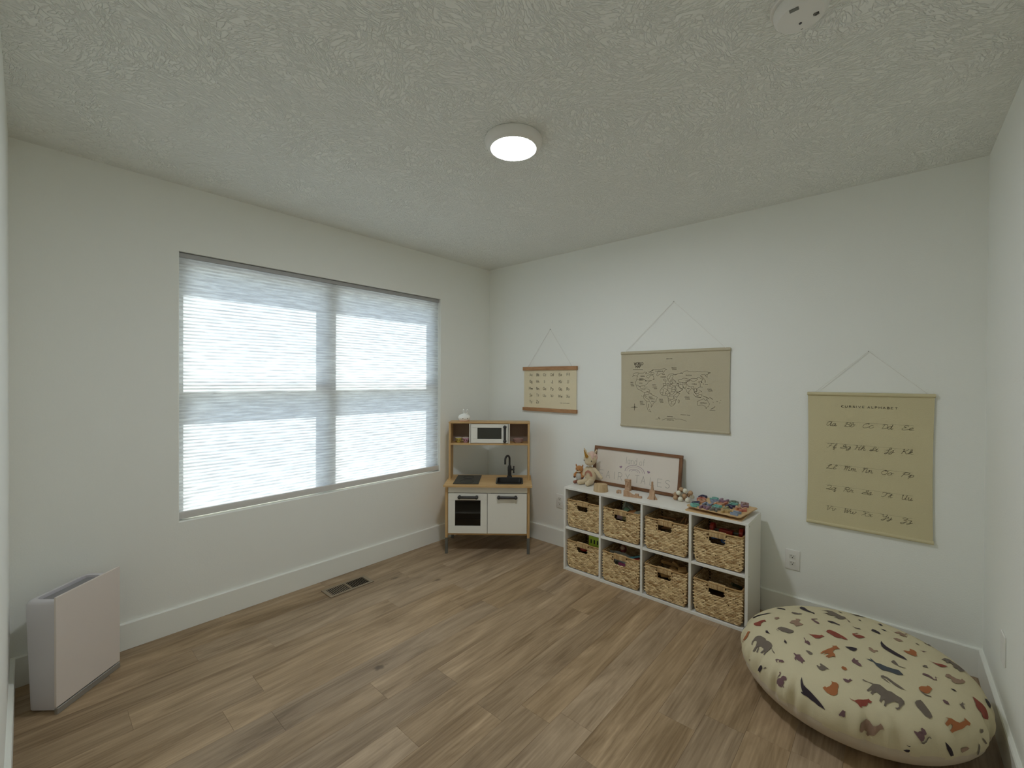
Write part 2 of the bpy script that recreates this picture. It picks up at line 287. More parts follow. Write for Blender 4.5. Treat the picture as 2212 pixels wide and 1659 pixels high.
CU = dict(A="~5.5,8.6 3.6,10 1.2,8 .2,4 .8,1 2.6,0 5,4 6.2,10 5.8,1.5 6.8,0 8,1", B="~1,7 2.6,10 1.6,4 .6,0;~.4,8 3,10.2 5.6,9 4.6,6 2.2,5.4 5.6,4.4 5.4,1.2 3,0 .8,.8", C="~4.6,8 5.2,9.6 3.4,10 1,7.6 .2,3.6 1.6,0 4.4,.4 6.2,2",
 D="~2.4,9.6 1.6,4 1,.6 2.4,0 5.8,1.8 6.6,6 4.6,9.6 1.6,9.8 .2,8", E="~4.6,8.6 3.6,10 1.4,9.4 1.2,7 3.2,5.6 1,4.6 .2,2 1.8,0 4.6,.8 5.6,2", F="~.2,8 1.6,10 5,9.2 7.4,10;~4.6,9.4 3.6,3 2,0 .4,1;2.2,5 5.4,5.2",
 G="~0,1 3.6,5 4.8,9 3.6,10 2.4,8 3,5 5.8,6 5,1.6 3,0 1,.8", H="~.2,8.4 1.6,10 1.4,5 .6,0;~6.4,10 5,6 4.6,1 5.4,0 6.6,1;~1.2,4.8 3,5.6 5,5", I="~.2,3 3,5 4,9 2.8,10 2.2,7 2.6,2 1.4,0 0,1.4 4,2", J="~.6,5 3.6,6.4 4,10 2.6,9.6 2.6,0 1.6,-3.4 .4,-2.4 4.6,1.8",
 K="~.2,8.4 1.6,10 1.4,5 .6,0;~6,10 3.6,6.6 1.6,5 3.6,4.4 5,.6 6.8,1", L="~.6,6.4 3.2,8 3.6,10 2,9 1.8,3 .6,0 2.6,.6 4.6,0 6,1.2", M="~.2,8.4 1.6,10 1.4,4 .6,0;~1.2,5 3,9.4 4,9 3.8,0;~3.8,5 5.8,9.6 6.8,8.6 6.6,1 7.4,0 8.6,1.2",
 N="~.2,8.4 1.6,10 1.4,4 .6,0;~1.2,5 3.4,9.6 4.8,8.6 4.6,1 5.4,0 6.8,1.2", O="~3.8,10 1,8 .2,4 2,0 5,1.6 5.8,6.4 3.8,10 3,8.6 6.4,9", P="~2,8.4 1.2,4 .6,0;~.2,7.4 2.6,10 5.6,9 5.4,6 3,4.8 1.8,5.6", Q="~.4,7.6 2.4,10 5,9 5,5 2.6,1 .6,.4 2,1.4 4.4,0 6.4,.8",
 R="~2,8.4 1.2,4 .6,0;~.2,7.4 2.6,10 5.6,9 5.4,6 3,4.8 1.8,5.6;~3,4.8 4,3 5,.4 6.6,.8", S="~0,1 3.6,6 4.4,9 3.2,10 2.4,7.6 4.6,3.4 3.6,.4 1.6,0 .4,2 3,3", T="~.2,8 1.6,10 5,9.2 7,10;~4.4,9.4 3.8,3 2.2,0 .6,1", U="~.2,8.4 1.4,10 1.4,3 2.6,0 4.8,2 5.6,10;~5.6,10 5.2,1.4 6,0 7.4,1.2",
 V="~.2,8.4 1.4,10 2,5 2.4,0 4,4 5,9.6 6.4,9.6", W="~.2,8.4 1.4,10 1.6,5 2.2,0 4.2,8 4.6,0 6.4,7 7,10", X="~.4,8.6 1.8,10 3.2,5 4.6,0 6.2,1;~6,9.8 3.6,6 .6,0", Y="~.2,8.4 1.4,10 1.6,6 2.8,4.4 4.6,6.4 5.4,10;~5.4,10 4.8,0 3,-3.4 1.8,-2 6.4,1.6",
 Z="~.4,8 2.2,10 4.6,9 4,6.4 2,5 4.4,3.6 4,-1.4 2.2,-3.6 1,-2 5.6,1.4",
 a="~4.5,4.8 3,6 1,4.5 .3,2 1.3,0 3.2,1 4.6,5.8 4.4,1.2 5.2,0 6.8,1.5", b="~0,0 2.4,6 2.6,10 1.4,9.6 1,3 1.8,0 3.8,.8 4.2,4 3.2,5.8 5.5,5", c="~4,4.8 2.6,6 .8,4.5 .3,2 1.4,0 3,.3 4.8,1.8", d="~4.5,4.8 3,6 1,4.5 .3,2 1.3,0 3.2,1 4.8,10 4.4,1.2 5.2,0 6.8,1.5",
 e="~0,1.5 2.5,3 3.4,4.8 2.4,6 1,4.5 .9,1.5 2.2,0 4.6,1.6", f="~0,1 2.6,7 2.4,10 1.3,8 1.2,-3 2.4,-3.4 2.6,-.4 1.4,.2 4,1.2", g="~4.5,4.8 3,6 1,4.5 .3,2 1.3,0 3.2,1 4.6,5.8 4,-2 2,-3.6 1.4,-2 5.6,1.5", h="~0,1 2.6,7 2.2,10 1.2,8 1,0;~1,3 2.6,5.8 3.8,5 3.8,1 4.6,0 6,1.5",
 i="~0,1 1.5,6 1.3,1.2 2.2,0 3.6,1.5;2,8 2.1,8.4", j="~0,1 1.8,6 1.6,-2 .2,-3.6 -.6,-2 3.6,1.5;2.2,8 2.3,8.4", k="~0,1 2.6,7 2.2,10 1.2,8 1,0;~1,3 3.2,5.8 3.4,3.8 1.4,3 3.6,.4 5.4,1.4", l="~0,1 2.6,6 2.8,9.6 1.6,9 1,3 1.8,0 3.8,1.5",
 m="~0,4 1,6 1.2,4 1,0;~1,3 2.6,5.9 3.4,5 3.4,0;~3.4,3 5,5.9 5.8,5 5.8,1 6.6,0 8,1.5", n="~0,4 1,6 1.2,4 1,0;~1,3 2.6,5.9 3.6,5 3.6,1 4.4,0 5.8,1.5", o="~3,6 1,4.8 .3,2 1.4,0 3.4,1.2 3.8,4 2.8,6 3.2,5 5.4,5.4", p="~0,1 1.6,6 1.2,0 .8,-3.5;~1.2,3 2.8,6 4.2,4.6 3.8,1.4 2.4,0 1.2,1",
 q="~4.5,4.8 3,6 1,4.5 .3,2 1.3,0 3.2,1 4.6,5.8 4,-2.6 4.8,-3.2 5.4,-1 4.6,0", r="~0,1 1.4,6.4 1.8,5.2 3.4,5.2 3,1.5 3.8,0 5.2,1.5", s="~0,1 2.2,6.2 2.4,4 3,1.5 1.6,0 .4,.8;2,.1 4.6,1.5", t="~0,1 2,9 1.6,1.5 2.4,0 3.8,1.5;.4,6.4 3.4,6.6",
 u="~0,4 .9,6 .8,1.6 1.8,0 3.2,1.4 4,5.8 3.8,1.2 4.6,0 6,1.5", v="~0,4.6 1,6 1.6,3 2,0 3.6,1.6 3.8,5.6 5.4,5", w="~0,4 .9,6 .8,1.6 1.8,0 3.2,1.6 3.6,5 3.6,1.6 4.6,0 6.2,1.8 6.2,5.6 7.6,5", x="~0,4.8 1.2,6 2.2,3 3.2,0 4.8,1.4;4,6 .6,0",
 y="~0,4 .9,6 .8,2.4 1.8,1 3.4,2.4 4,5.8 3.2,-2 1.6,-3.6 1,-2 5.2,1.5", z="~0,4.8 1.6,6 2.8,4.6 1.6,2.4 2.8,1.4 2.4,-2 1,-3.6 .4,-2 4.4,1.2")
SANS = dict(UP); SANS.update(LO)
def catmull(p, n=5):
    out = []
    for i in range(len(p)-1):
        a = p[max(i-1, 0)]; b = p[i]; c = p[i+1]; d = p[min(i+2, len(p)-1)]
        for k in range(n):
            t = k/n
            out.append(tuple(.5*(2*b[j]+(c[j]-a[j])*t+(2*a[j]-5*b[j]+4*c[j]-d[j])*t*t+(3*b[j]-a[j]-3*c[j]+d[j])*t**3) for j in (0, 1)))
    return out+[p[-1]]
def glyph(font, ch, n=4):
    out = []
    for s in font[ch].split(';'):
        sm = s[0] == '~'; p = [tuple(float(q) for q in a.split(',')) for a in s.strip('~').split()]
        out.append(catmull(p, n) if sm else p)
    return out
def text_strokes(font, txt, x, z, h, width=None, gap=2.6, slant=0., n=4):
    """strokes in (x,z), cap height h; scaled to width when given"""
    cur = 0; ss = []
    for ch in txt:
        if ch == ' ': cur += 5; continue
        g = glyph(font, ch, n); mx = max(q[0] for s in g for q in s)
        for s in g: ss.append([(cur+a+slant*b, b) for a, b in s])
        cur += max(mx, .5)+gap
    cur -= gap; k = h/10; kx = (width/cur) if width else k
    return [[(x+a*kx, z+b*k) for a, b in s] for s in ss]
def ribbons(mb, strokes, y, wd, mi=0):
    """flat ribbons in the local xz plane at depth y facing -y"""
    for s in strokes:
        for (a, b), (c, d) in zip(s, s[1:]):
            L = math.hypot(c-a, d-b)
            if L < 1e-7: continue
            tx, tz = (c-a)/L, (d-b)/L; e = wd*.35; nx, nz = -tz*wd/2, tx*wd/2
            a1, b1, c1, d1 = a-tx*e, b-tz*e, c+tx*e, d+tz*e
            mb.add([(a1+nx, y, b1+nz), (a1-nx, y, b1-nz), (c1-nx, y, d1-nz), (c1+nx, y, d1+nz)], [(0, 1, 2, 3)], mi=mi)

# ================================================================== the setting
W, LN, H, BB = 3.0154, 3.2501, 2.44, .1347
WX0, WX1, WZ0, WZ1 = -2.410, -.597, .596, 2.079         # window opening
WT = .15
fl = MB().box(-W, 0, -LN, 0, -.08, -.0075).build('floor', dark_void, kind='structure')
known = {2: [-1.187, -2.41], 3: [-.895, -2.126], 4: [-1.467, -2.675], 5: [-1.048, -2.272], 8: [-.709, -1.945], 9: [-.444, -1.68, -2.90]}
rng = random.Random(4)
for r in range(23):
    y1 = -.10-.15*(r-1); y0 = y1-.15
    y1 = min(y1, -.002); y0 = max(y0, -LN+.002)
    if y1-y0 < .01: continue
    j0 = known.get(r, [-rng.uniform(.15, 1.3)])[0]
    js = sorted([x for x in [j0+1.222*k for k in range(-3, 4)] if -W+.03 < x < -.03])
    xs = [-W]+js+[0]
    for a, b in zip(xs, xs[1:]):
        cx, cy = (a+b)/2, (y0+y1)/2
        mb = MB().box(a-cx+.0002, b-cx-.0002, y0-cy+.0002, y1-cy-.0002, -.0075, 0, bev=.0005)
        mb.build('plank', plank_wood, fl, loc=(cx, cy, 0))
# ceiling
MB().box(-W-.1, .1, -LN-.1, WT, H, H+.1).build('ceiling', ceil, kind='structure')
# walls
MB().box(0, .1, -LN, 0, 0, H).build('wall_right', wall_paint, kind='structure')
MB().box(-W-.1, -W, -LN, 0, 0, H).build('wall_left', wall_paint, kind='structure')
MB().box(-W-.1, .1, -LN-.1, -LN, 0, H).build('wall_front', wall_paint, kind='structure')
def window_wall():
    bm = bmesh.new()
    xs = [-W-.1, WX0, WX1, .1]; zs = [0, WZ0, WZ1, H]
    g = {}
    for yi, y in enumerate((0, WT)):
        for i, x in enumerate(xs):
            for k, z in enumerate(zs): g[yi, i, k] = bm.verts.new((x, y, z))
    for yi in (0, 1):
        for i in range(3):
            for k in range(3):
                if i == 1 and k == 1: continue
                q = [g[yi, i, k], g[yi, i+1, k], g[yi, i+1, k+1], g[yi, i, k+1]]
                bm.faces.new(q if yi == 0 else q[::-1])
    ring = [(1, 1), (2, 1), (2, 2), (1, 2)]
    for a, b in zip(ring, ring[1:]+ring[:1]):
        bm.faces.new([g[0, *b], g[0, *a], g[1, *a], g[1, *b]])
    ring = [(0, 0), (3, 0), (3, 3), (0, 3)]
    for (i, k), (i2, k2) in zip(ring, ring[1:]+ring[:1]):
        pass
    es = [e for e in bm.edges if all(abs(v.co.y) < 1e-6 and v.co.x in (WX0, WX1) and v.co.z in (WZ0, WZ1) for v in e.verts)]
    es = [e for e in bm.edges if all(abs(v.co.y) < 1e-6 and min(abs(v.co.x-WX0), abs(v.co.x-WX1)) < 1e-4 and min(abs(v.co.z-WZ0), abs(v.co.z-WZ1)) < 1e-4 for v in e.verts)]
    bmesh.ops.bevel(bm, geom=es, offset=.005, segments=3, affect='EDGES', profile=.5)
    bmesh.ops.recalc_face_normals(bm, faces=bm.faces)
    me = bpy.data.meshes.new('wall_back'); bm.to_mesh(me); bm.free(); me.materials.append(wall_paint)
    o = bpy.data.objects.new('wall_back', me); COL.objects.link(o); tag(o, kind='structure'); return o
window_wall()
def baseboard(name, p0, p1, n):
    """profile board from p0 to p1, n = direction into the room"""
    t = .015; c = .004
    prof = [(0, 0), (t, 0), (t, BB-c), (t-.003, BB), (0, BB)]
    vs = []; 
    for p in (p0, p1):
        for d, z in prof: vs.append((p[0]+n[0]*d, p[1]+n[1]*d, z+.0005))
    k = len(prof); fs = [(i, (i+1) % k, k+(i+1) % k, k+i) for i in range(k)]+[tuple(range(k))[::-1], tuple(range(k, 2*k))]
    mb = MB(); mb.add(vs, fs); o = mb.build(name, trim_paint, kind='structure')
    bm = bmesh.new(); bm.from_mesh(o.data); bmesh.ops.recalc_face_normals(bm, faces=bm.faces); bm.to_mesh(o.data); bm.free()
baseboard('baseboard_back', (-W, 0), (0, 0), (0, -1))
baseboard('baseboard_right', (0, -LN), (0, -.015), (-1, 0))
baseboard('baseboard_left', (-W, -LN), (-W, -.015), (1, 0))
baseboard('baseboard_front', (-W+.015, -LN), (-.015, -LN), (0, 1))
# ground outside
MB().box(-30, 30, .4, 40, -.6, -.5).build('ground', mat('dry_ground', '9c9c98', .9, noise=(2, .4)), kind='structure')

# window: vinyl frame, mullion, meeting rails, panes
glass = bpy.data.materials.new('window_glass'); glass.use_nodes = True
def glass_nodes():
    t = glass.node_tree; N = t.nodes; L = t.links; N.remove(N['Principled BSDF'])
    g = N.new('ShaderNodeBsdfGlossy'); g.inputs['Roughness'].default_value = .02; tr = N.new('ShaderNodeBsdfTransparent'); tr.inputs[0].default_value = (.94, .97, .96, 1)
    mx = N.new('ShaderNodeMixShader'); mx.inputs[0].default_value = .05; L.new(tr.outputs[0], mx.inputs[1]); L.new(g.outputs[0], mx.inputs[2])
    L.new(mx.outputs[0], N['Material Output'].inputs[0])
glass_nodes()
win = empty('window_1', (0, 0, 0)); tag(win, kind='structure')
fm = MB(); y0, y1 = .066, .15
fm.box(WX0, WX0+.048, y0, y1, WZ0, WZ1, .002); fm.box(WX1-.05, WX1, y0, y1, WZ0, WZ1, .002)
fm.box(WX0, WX1, y0, y1, WZ1-.045, WZ1, .002); fm.box(WX0, WX1, y0, y1, WZ0, WZ0+.045, .002)
fm.build('window_frame', vinyl, win)
MB().box(-1.575, -1.487, y0, y1, WZ0+.045, WZ1-.045, .002).build('mullion', vinyl, win)
for a, b in ((WX0+.048, -1.575), (-1.487, WX1-.05)):
    MB().box(a, b, y0, y1, 1.313, 1.364, .002).build('meeting_rail', vinyl, win)
    for z0, z1, yy in ((WZ0+.045, 1.313, .10), (1.364, WZ1-.045, .12)):
        MB().box(a, b, yy, yy+.003, z0, z1).build('pane', glass, win)

# cellular shade: thing with headrail, pleated fabric, bottom rail
fab = bpy.data.materials.new('shade_fabric'); fab.use_nodes = True
def fab_nodes():
    t = fab.node_tree; N = t.nodes; L = t.links; N.remove(N['Principled BSDF'])
    tc = N.new('ShaderNodeTexCoord'); mp = N.new('ShaderNodeMapping'); mp.inputs['Scale'].default_value = (6, 6, 58); L.new(tc.outputs['Object'], mp.inputs[0])
    n = N.new('ShaderNodeTexNoise'); n.inputs['Scale'].default_value = 1.4; n.inputs['Detail'].default_value = 6; n.inputs['Roughness'].default_value = .68; n.inputs['Distortion'].default_value = .4; L.new(mp.outputs[0], n.inputs[0])
    r = N.new('ShaderNodeMapRange'); r.inputs[1].default_value = .42; r.inputs[2].default_value = .60; r.inputs[3].default_value = 0; r.inputs[4].default_value = 1; L.new(n.outputs[0], r.inputs[0])
    mc = N.new('ShaderNodeMix'); mc.data_type = 'RGBA'; mc.inputs[6].default_value = (.335, .352, .366, 1); mc.inputs[7].default_value = (.55, .575, .585, 1); L.new(r.outputs[0], mc.inputs[0])
    tr = N.new('ShaderNodeBsdfTranslucent'); L.new(mc.outputs[2], tr.inputs[0])
    df = N.new('ShaderNodeBsdfDiffuse'); df.inputs[0].default_value = (.8, .8, .78, 1)
    mx = N.new('ShaderNodeMixShader'); mx.inputs[0].default_value = .5; L.new(tr.outputs[0], mx.inputs[1]); L.new(df.outputs[0], mx.inputs[2]); L.new(mx.outputs[0], N['Material Output'].inputs[0])
fab_nodes()
sh = empty('cellular_shade', ((WX0+WX1)/2, .03, WZ0), label='white pleated cellular shade lowered over the big window', cat='window shade')
hw = (WX1-WX0)/2-.0015
shade_rail = mat('shade_rail', 'a5a4a2', .45)
MB().box(-hw, hw, -.016, .022, 1.483-.028, 1.483-.004, .003, seg=2).build('headrail', shade_rail, sh)
zt, zb = 1.457, .047; n = 74; mb = MB(); vs = []; fs = []
for i in range(2*n+1):
    z = zt+(zb-zt)*i/(2*n); yy = -.0016 if i % 2 else .0016
    vs += [(-hw, yy, z), (hw, yy, z)]
for i in range(2*n): fs.append((2*i, 2*i+1, 2*i+3, 2*i+2))
mb.add(vs, fs); mb.build('pleated_fabric', fab, sh)
MB().box(-hw, hw, -.014, .016, .008, .049, .004, seg=3).build('bottom_rail', mat('shade_bottom_rail', 'd6d4d0', .4), sh, smooth=40)

# ceiling lamp
cl = empty('ceiling_lamp', (-1.545, -1.665, H), label='round white flush ceiling lamp with glowing lens', cat='ceiling light')
MB().lathe([(.112, 0), (.125, -.002), (.127, -.010), (.124, -.024), (.115, -.037), (.101, -.0435), (.099, -.043), (.099, -.036), (0, -.036)][::-1], n=64).build('housing', white_plastic, cl, smooth=35)
lens = mat('lamp_lens', 'f2f8ff', .5, emit=LAMP_STRENGTH)
MB().lathe([(0, -.0465), (.05, -.0460), (.085, -.0435), (.0985, -.0385), (.0985, -.0365), (0, -.0365)], n=64).build('lens', lens, cl, smooth=35)
# smoke detector
sm = empty('smoke_detector', (-1.53, -2.72, H), 0, label='round white smoke detector on the ceiling, cut by the top edge', cat='smoke detector')
MB().lathe([(0, -.009), (.072, -.009), (.0745, -.007), (.0745, 0), (.07, 0)], n=56).build('mounting_base', white_plastic, sm, smooth=35)
MB().lathe([(0, -.043), (.04, -.043), (.056, -.041), (.063, -.034), (.066, -.022), (.066, -.013), (.062, -.009), (0, -.009)], n=56).build('body', white_plastic, sm, smooth=35)
mb = MB()
for k in range(-2, 3):
    ww = .0062*math.sqrt(max(0, 1-(k/3)**2))
    mb.box(.0085-ww, .0085+ww, -.035+k*.0028-.0008, -.035+k*.0028+.0008, -.0442, -.0425)
mb.build('sounder_slots', dark_void, sm)
MB().lathe([(0, -.0445), (.0034, -.0445), (.004, -.042)], n=20, c=(.018, .003, 0)).build('test_button', mat('grey_button', '55565c', .5), sm, smooth=40)
MB().lathe([(0, -.0425), (.003, -.0425), (.0036, -.038)], n=20, c=(.0445, .003, 0)).build('indicator', mat('grey_led', '6f7068', .4), sm, smooth=40)
MB().box(-.050, -.038, -.002, .020, -.0437, -.041, .001).build('vent_grille', mat('vent_grey', '777873', .6), sm)

# outlets & plate
def outlet(y, z, label, cover=True):
    r = empty('wall_outlet', (0, y, z), -PI/2, label, 'outlet', 'duplex outlets on the poster wall')
    MB().box(-.0365, .0365, -.006, 0, -.058, .058, .003, seg=3).build('cover_plate', white_plastic, r, smooth=40)
    for s in (1, -1):
        f = MB().box(-.0165, .0165, -.0075, -.004, s*.0195-.0135, s*.0195+.0135, .003, seg=2).build('receptacle', mat('receptacle', 'dedcd4', .45), r)
        m = MB(); z0 = s*.0195
        m.box(-.0078, -.0058, -.0079, -.007, z0+.0005, z0+.0085); m.box(.0058, .0078, -.0079, -.007, z0+.0005, z0+.0075)
        m.cyl((0, -.0079, z0-.006), (0, -.007, z0-.006), .0028, n=12)
        m.build('slots', dark_void, f)
    return r
outlet(-.843, .374, 'white duplex outlet between the play kitchen and the cube shelf')
outlet(-2.494, .345, 'white duplex outlet below left of the cursive poster')
pl = MB().box(-.036, .036, 0, .006, -.058, .058, .003, seg=2).build('wall_plate', white_plastic, label='white cover plate low on the far right wall', cat='cover plate')
pl.location = (-.50, -LN, .37)

# floor register
vt = empty('floor_register', (-1.541, -.209, 0), label='brown metal floor register beside the window wall baseboard', cat='floor vent')
reg = mat('register_paint', '8d7e68', .5, .1)
mb = MB()
for a in ((-.152, .152, -.068, -.05), (-.152, .152, .05, .068), (-.152, -.128, -.05, .05), (.128, .152, -.05, .05), (-.006, .006, -.05, .05)):
    mb.box(*a, .0005, .005, .0015)
mb.build('frame', reg, vt)
for s in (0, 1):
    for k in range(10):
        x = (-.128+.0061 if s == 0 else .006+.0061)+k*.0122
        M = Matrix.Translation((x, 0, .003)) @ Matrix.Rotation(R(0 if s == 0 else 38), 4, 'Y')
        MB().box(-.0022 if s == 0 else -.0062, .0022 if s == 0 else .0062, -.05, .05, -.0008 if s == 0 else -.0006, .0008, M=M).build('slat', reg, vt)
MB().box(-.13, .13, -.052, .052, .0002, .0008).build('duct_opening', dark_void, vt)

# air purifier
pa = math.atan2(.208, .216)
pu = empty('air_purifier', (-2.886, -.369, 0), pa, label='slim white air purifier standing in the left corner', cat='air purifier')
# local x along the panel, local y towards the corner
pw = .30
panel_m = mat('purifier_panel', 'ddd3cb', .5); body_m = mat('purifier_body', 'd3cfd2', .45)
MB().box(0, pw, 0, .009, .030, .483, .0015, seg=2).build('front_panel', panel_m, pu)
mb = MB(); bx0, bx1, by1 = .012, pw-.012, .142
def ringp(z, inset):
    x0, x1, y0, y1 = bx0+inset, bx1-inset, .011+inset*.2, by1-inset
    return [(x0, y0, z), (x1, y0, z), (x1, y1-.02, z), (x1-.006, y1-.006, z), (x1-.02, y1, z), (x0+.02, y1, z), (x0+.006, y1-.006, z), (x0, y1-.02, z)]
lv = [ringp(.006, .008), ringp(.40, 0), ringp(.448, 0), ringp(.457, .004), ringp(.460, .010)]
# recessed top
lv += [[(x*.88+.018, y*.82+.016, z) for x, y, z in ringp(.459, .012)], [(x*.88+.018, y*.82+.016, z) for x, y, z in ringp(.435, .012)]]
vs = [p for r in lv for p in r]; k = 8
fs = [(i*k+j, i*k+(j+1) % k, (i+1)*k+(j+1) % k, (i+1)*k+j) for i in range(len(lv)-1) for j in range(k)]+[tuple(range(k))[::-1], tuple((len(lv)-1)*k+j for j in range(k))]
mb.add(vs, fs); mb.build('housing', body_m, pu, smooth=40)
MB().box(.03, .262, .030, .115, .436, .449, .002).build('outlet_grille', mat('purifier_grille', '8c8a8c', .6), pu)
MB().lathe([(.013, 0), (.013, .004), (.011, .006), (0, .006)], c=(.268, .035, .4565), n=24).build('power_button', white_plastic, pu, smooth=40)
MB().box(.001, pw-.001, -.003, .0105, 0, .026, .002).build('base', mat('purifier_base', '96928a', .35, .2), pu)

# ================================================================== toy kitchen
KA = (-.747, -.272); KR = math.atan2(-.756, .654)
def kw(x, y, z):
    c, s = math.cos(KR), math.sin(KR); return (KA[0]+c*x-s*y, KA[1]+s*x+c*y, z)
k = empty('toy_kitchen', (*KA, 0), KR, label='birch and white wooden play kitchen standing across the corner', cat='toy kitchen')
for x0, x1 in ((-.012, .008), (.640, .660)):
    MB().box(x0, x1, .0, .024, .127, .541, .001).build('front_post', birch_v, k)
    MB().box(x0, x1, .331, .355, .127, .541, .001).build('rear_post', birch_v, k)
    for y0 in (0, .333): MB().box(x0-.001, x1+.001 if x0 > 0 else x1, y0, y0+.022, 0, .128, .001).build('leg', leg_metal, k)
for x0, x1 in ((-.004, .007), (.641, .652)):
    MB().box(x0, x1, .024, .331, .140, .541).build('side_panel', birch_v, k)
MB().box(.008, .640, .006, .35, .149, .165, .001).build('bottom_board', birch, k)
MB().box(.008, .640, .340, .346, .165, .541).build('back_panel', mat('hardboard', '6c5b4a', .8), k)
MB().box(.010, .640, .002, .018, .486, .540, .001).build('fascia', kitchen_white, k)
MB().box(.318, .330, .03, .34, .165, .486).build('divider', kitchen_white, k)
MB().box(.012, .318, .03, .34, .312, .320).build('oven_shelf', mat('oven_rack', '8f8e88', .5), k)
mb = MB()
for a in ((-.022, .392, -.045, .355), (.602, .678, -.045, .355), (.392, .602, -.045, .018), (.392, .602, .238, .355)): mb.box(*a, .541, .554)
mb.build('worktop', birch, k)
dk = mat('acrylic_pane', '1b1a16', .12, alpha=.32)
def handle(parent, x0, x1, z, y, vertical=False, r=.0105):
    mb = MB()
    if vertical: a, b = (x0, y-.024, z), (x0, y-.024, x1)
    else: a, b = (x0, y-.024, z), (x1, y-.024, z)
    a, b = Vector(a), Vector(b); d = (b-a).normalized()
    mb.tube([a-d*.004, a, b, b+d*.004], [r*.9, r, r, r*.9], 14)
    for q in (a+d*.006, b-d*.006):
        mb.tube([q, q+Vector((0, .024, 0))], [.011, .012], 14)
        mb.ell(q, (.0145, .0145, .0145), 14, 8)
    mb.build('handle', dark_metal, parent, smooth=40)
# glazed oven door
dr = empty('oven_door', (0, 0, 0)); dr.parent = k
MB().box(.013, .322, -.012, .002, .430, .483, .001).build('top_rail', kitchen_white, dr)
MB().box(.013, .322, -.012, .002, .167, .226, .001).build('bottom_rail', kitchen_white, dr)
MB().box(.013, .067, -.012, .002, .2265, .4295, .001).build('stile', kitchen_white, dr)
MB().box(.270, .322, -.012, .002, .2265, .4295, .001).build('stile', kitchen_white, dr)
MB().box(.064, .273, -.006, -.003, .223, .433).build('pane', dk, dr)
handle(dr, .098, .246, .459, -.012)
dr2 = MB().box(.326, .637, -.012, .002, .167, .483, .001).build('cupboard_door', kitchen_white, k)
handle(dr2, .409, .555, .459, -.012)
# hob
hb = MB().box(.046, .252, .004, .322, .554, .558, .002, seg=2).build('hob', black_gloss, k)
mb = MB()
for cy, rr in ((.09, .058), (.235, .045)):
    a = [(.149+rr*math.cos(t*PI/24), cy+rr*math.sin(t*PI/24), .5584) for t in range(48)]
    mb.tube(a, .0009, 4, closed=True)
mb.build('burner_ring', mat('burner_ring', '3b3a38', .5), hb)
# sink : rim with a bowl
def rr_ring(x0, x1, y0, y1, z, r, n=5):
    out = []
    for cx, cy, a0 in ((x1-r, y0+r, -90), (x1-r, y1-r, 0), (x0+r, y1-r, 90), (x0+r, y0+r, 180)):
        for i in range(n+1): a = R(a0+90*i/n); out.append((cx+r*math.cos(a), cy+r*math.sin(a), z))
    return out
lv = [rr_ring(.386, .608, .012, .244, .5545, .03), rr_ring(.386, .608, .012, .244, .559, .03), rr_ring(.398, .596, .024, .232, .559, .025), rr_ring(.404, .590, .030, .226, .520, .03), rr_ring(.42, .575, .045, .21, .508, .03)]
n_ = len(lv[0]); mb = MB()
mb.add([p for r in lv for p in r], [(i*n_+j, i*n_+(j+1) % n_, (i+1)*n_+(j+1) % n_, (i+1)*n_+j) for i in range(len(lv)-1) for j in range(n_)]+[tuple((len(lv)-1)*n_+j for j in range(n_))])
mb.build('sink_bowl', mat('sink_plastic', '24221f', .35), k, smooth=40)
# faucet
fa = empty('faucet', (.494, .272, .554)); fa.parent = k
mb = MB(); mb.lathe([(.022, 0), (.022, .008), (.016, .013), (.0155, .05), (.0165, .055), (.0165, .085), (.014, .092), (.012, .10)], n=24)
mb.build('column', dark_metal, fa, smooth=40)
arc = [(0, 0, .095), (0, 0, .155)]+[(-.020*(1-math.cos(t))*.9, -.030*(1-math.cos(t)), .155+.032*math.sin(t)) for t in [PI*i/10 for i in range(1, 11)]]+[(-.036, -.060, .12)]
MB().tube(arc, .0085, 14).build('spout', dark_metal, fa, smooth=40)
mb = MB(); mb.tube([(.01, 0, .065), (.043, 0, .065)], .008, 12)
mb.tube([(.036, 0, .042), (.036, 0, .088)], .005, 10); mb.tube([(.036, -.023, .065), (.036, .023, .065)], .005, 10)
for z_ in (.042, .088): mb.ell((.036, 0, z_), (.0075,)*3, 10, 6)
mb.build('tap_cross', dark_metal, fa, smooth=40)
# upper unit
ux0, ux1, uy0, uy1 = -.010, .662, .150, .305
MB().box(ux0, ux0+.016, uy0, uy1, .554, 1.024, .001).build('upright', birch_v, k)
MB().box(ux1-.016, ux1, uy0, uy1, .554, 1.024, .001).build('upright', birch_v, k)
MB().box(ux0-.002, ux1+.002, uy0-.003, uy1, 1.024, 1.036, .001).build('top_board', birch, k)
MB().box(ux0+.016, ux1-.016, uy0+.002, uy1, .845, .859, .001).build('shelf_board', birch, k)
MB().box(ux0+.016, ux1-.016, uy1-.006, uy1-.001, .859, 1.024).build('rear_board', mat('rear_board', '8d7a6a', .8), k)
for x in (.160, .486): MB().box(x, x+.010, uy0+.002, uy1-.008, .859, 1.024).build('microwave_side', kitchen_white, k)
mw = empty('microwave_door', (0, 0, 0)); mw.parent = k
y_ = uy0-.004
MB().box(.174, .482, y_, y_+.010, .990, 1.020, .001).build('top_rail', kitchen_white, mw)
MB().box(.174, .482, y_, y_+.010, .863, .897, .001).build('bottom_rail', kitchen_white, mw)
MB().box(.174, .228, y_, y_+.010, .8975, .9895, .001).build('stile', kitchen_white, mw)
MB().box(.428, .482, y_, y_+.010, .8975, .9895, .001).build('stile', kitchen_white, mw)
MB().box(.225, .431, y_+.004, y_+.006, .895, .992).build('pane', mat('microwave_pane', '4a4a42', .15, alpha=.6), mw)
handle(mw, .456, 1.004, .876, y_, True)

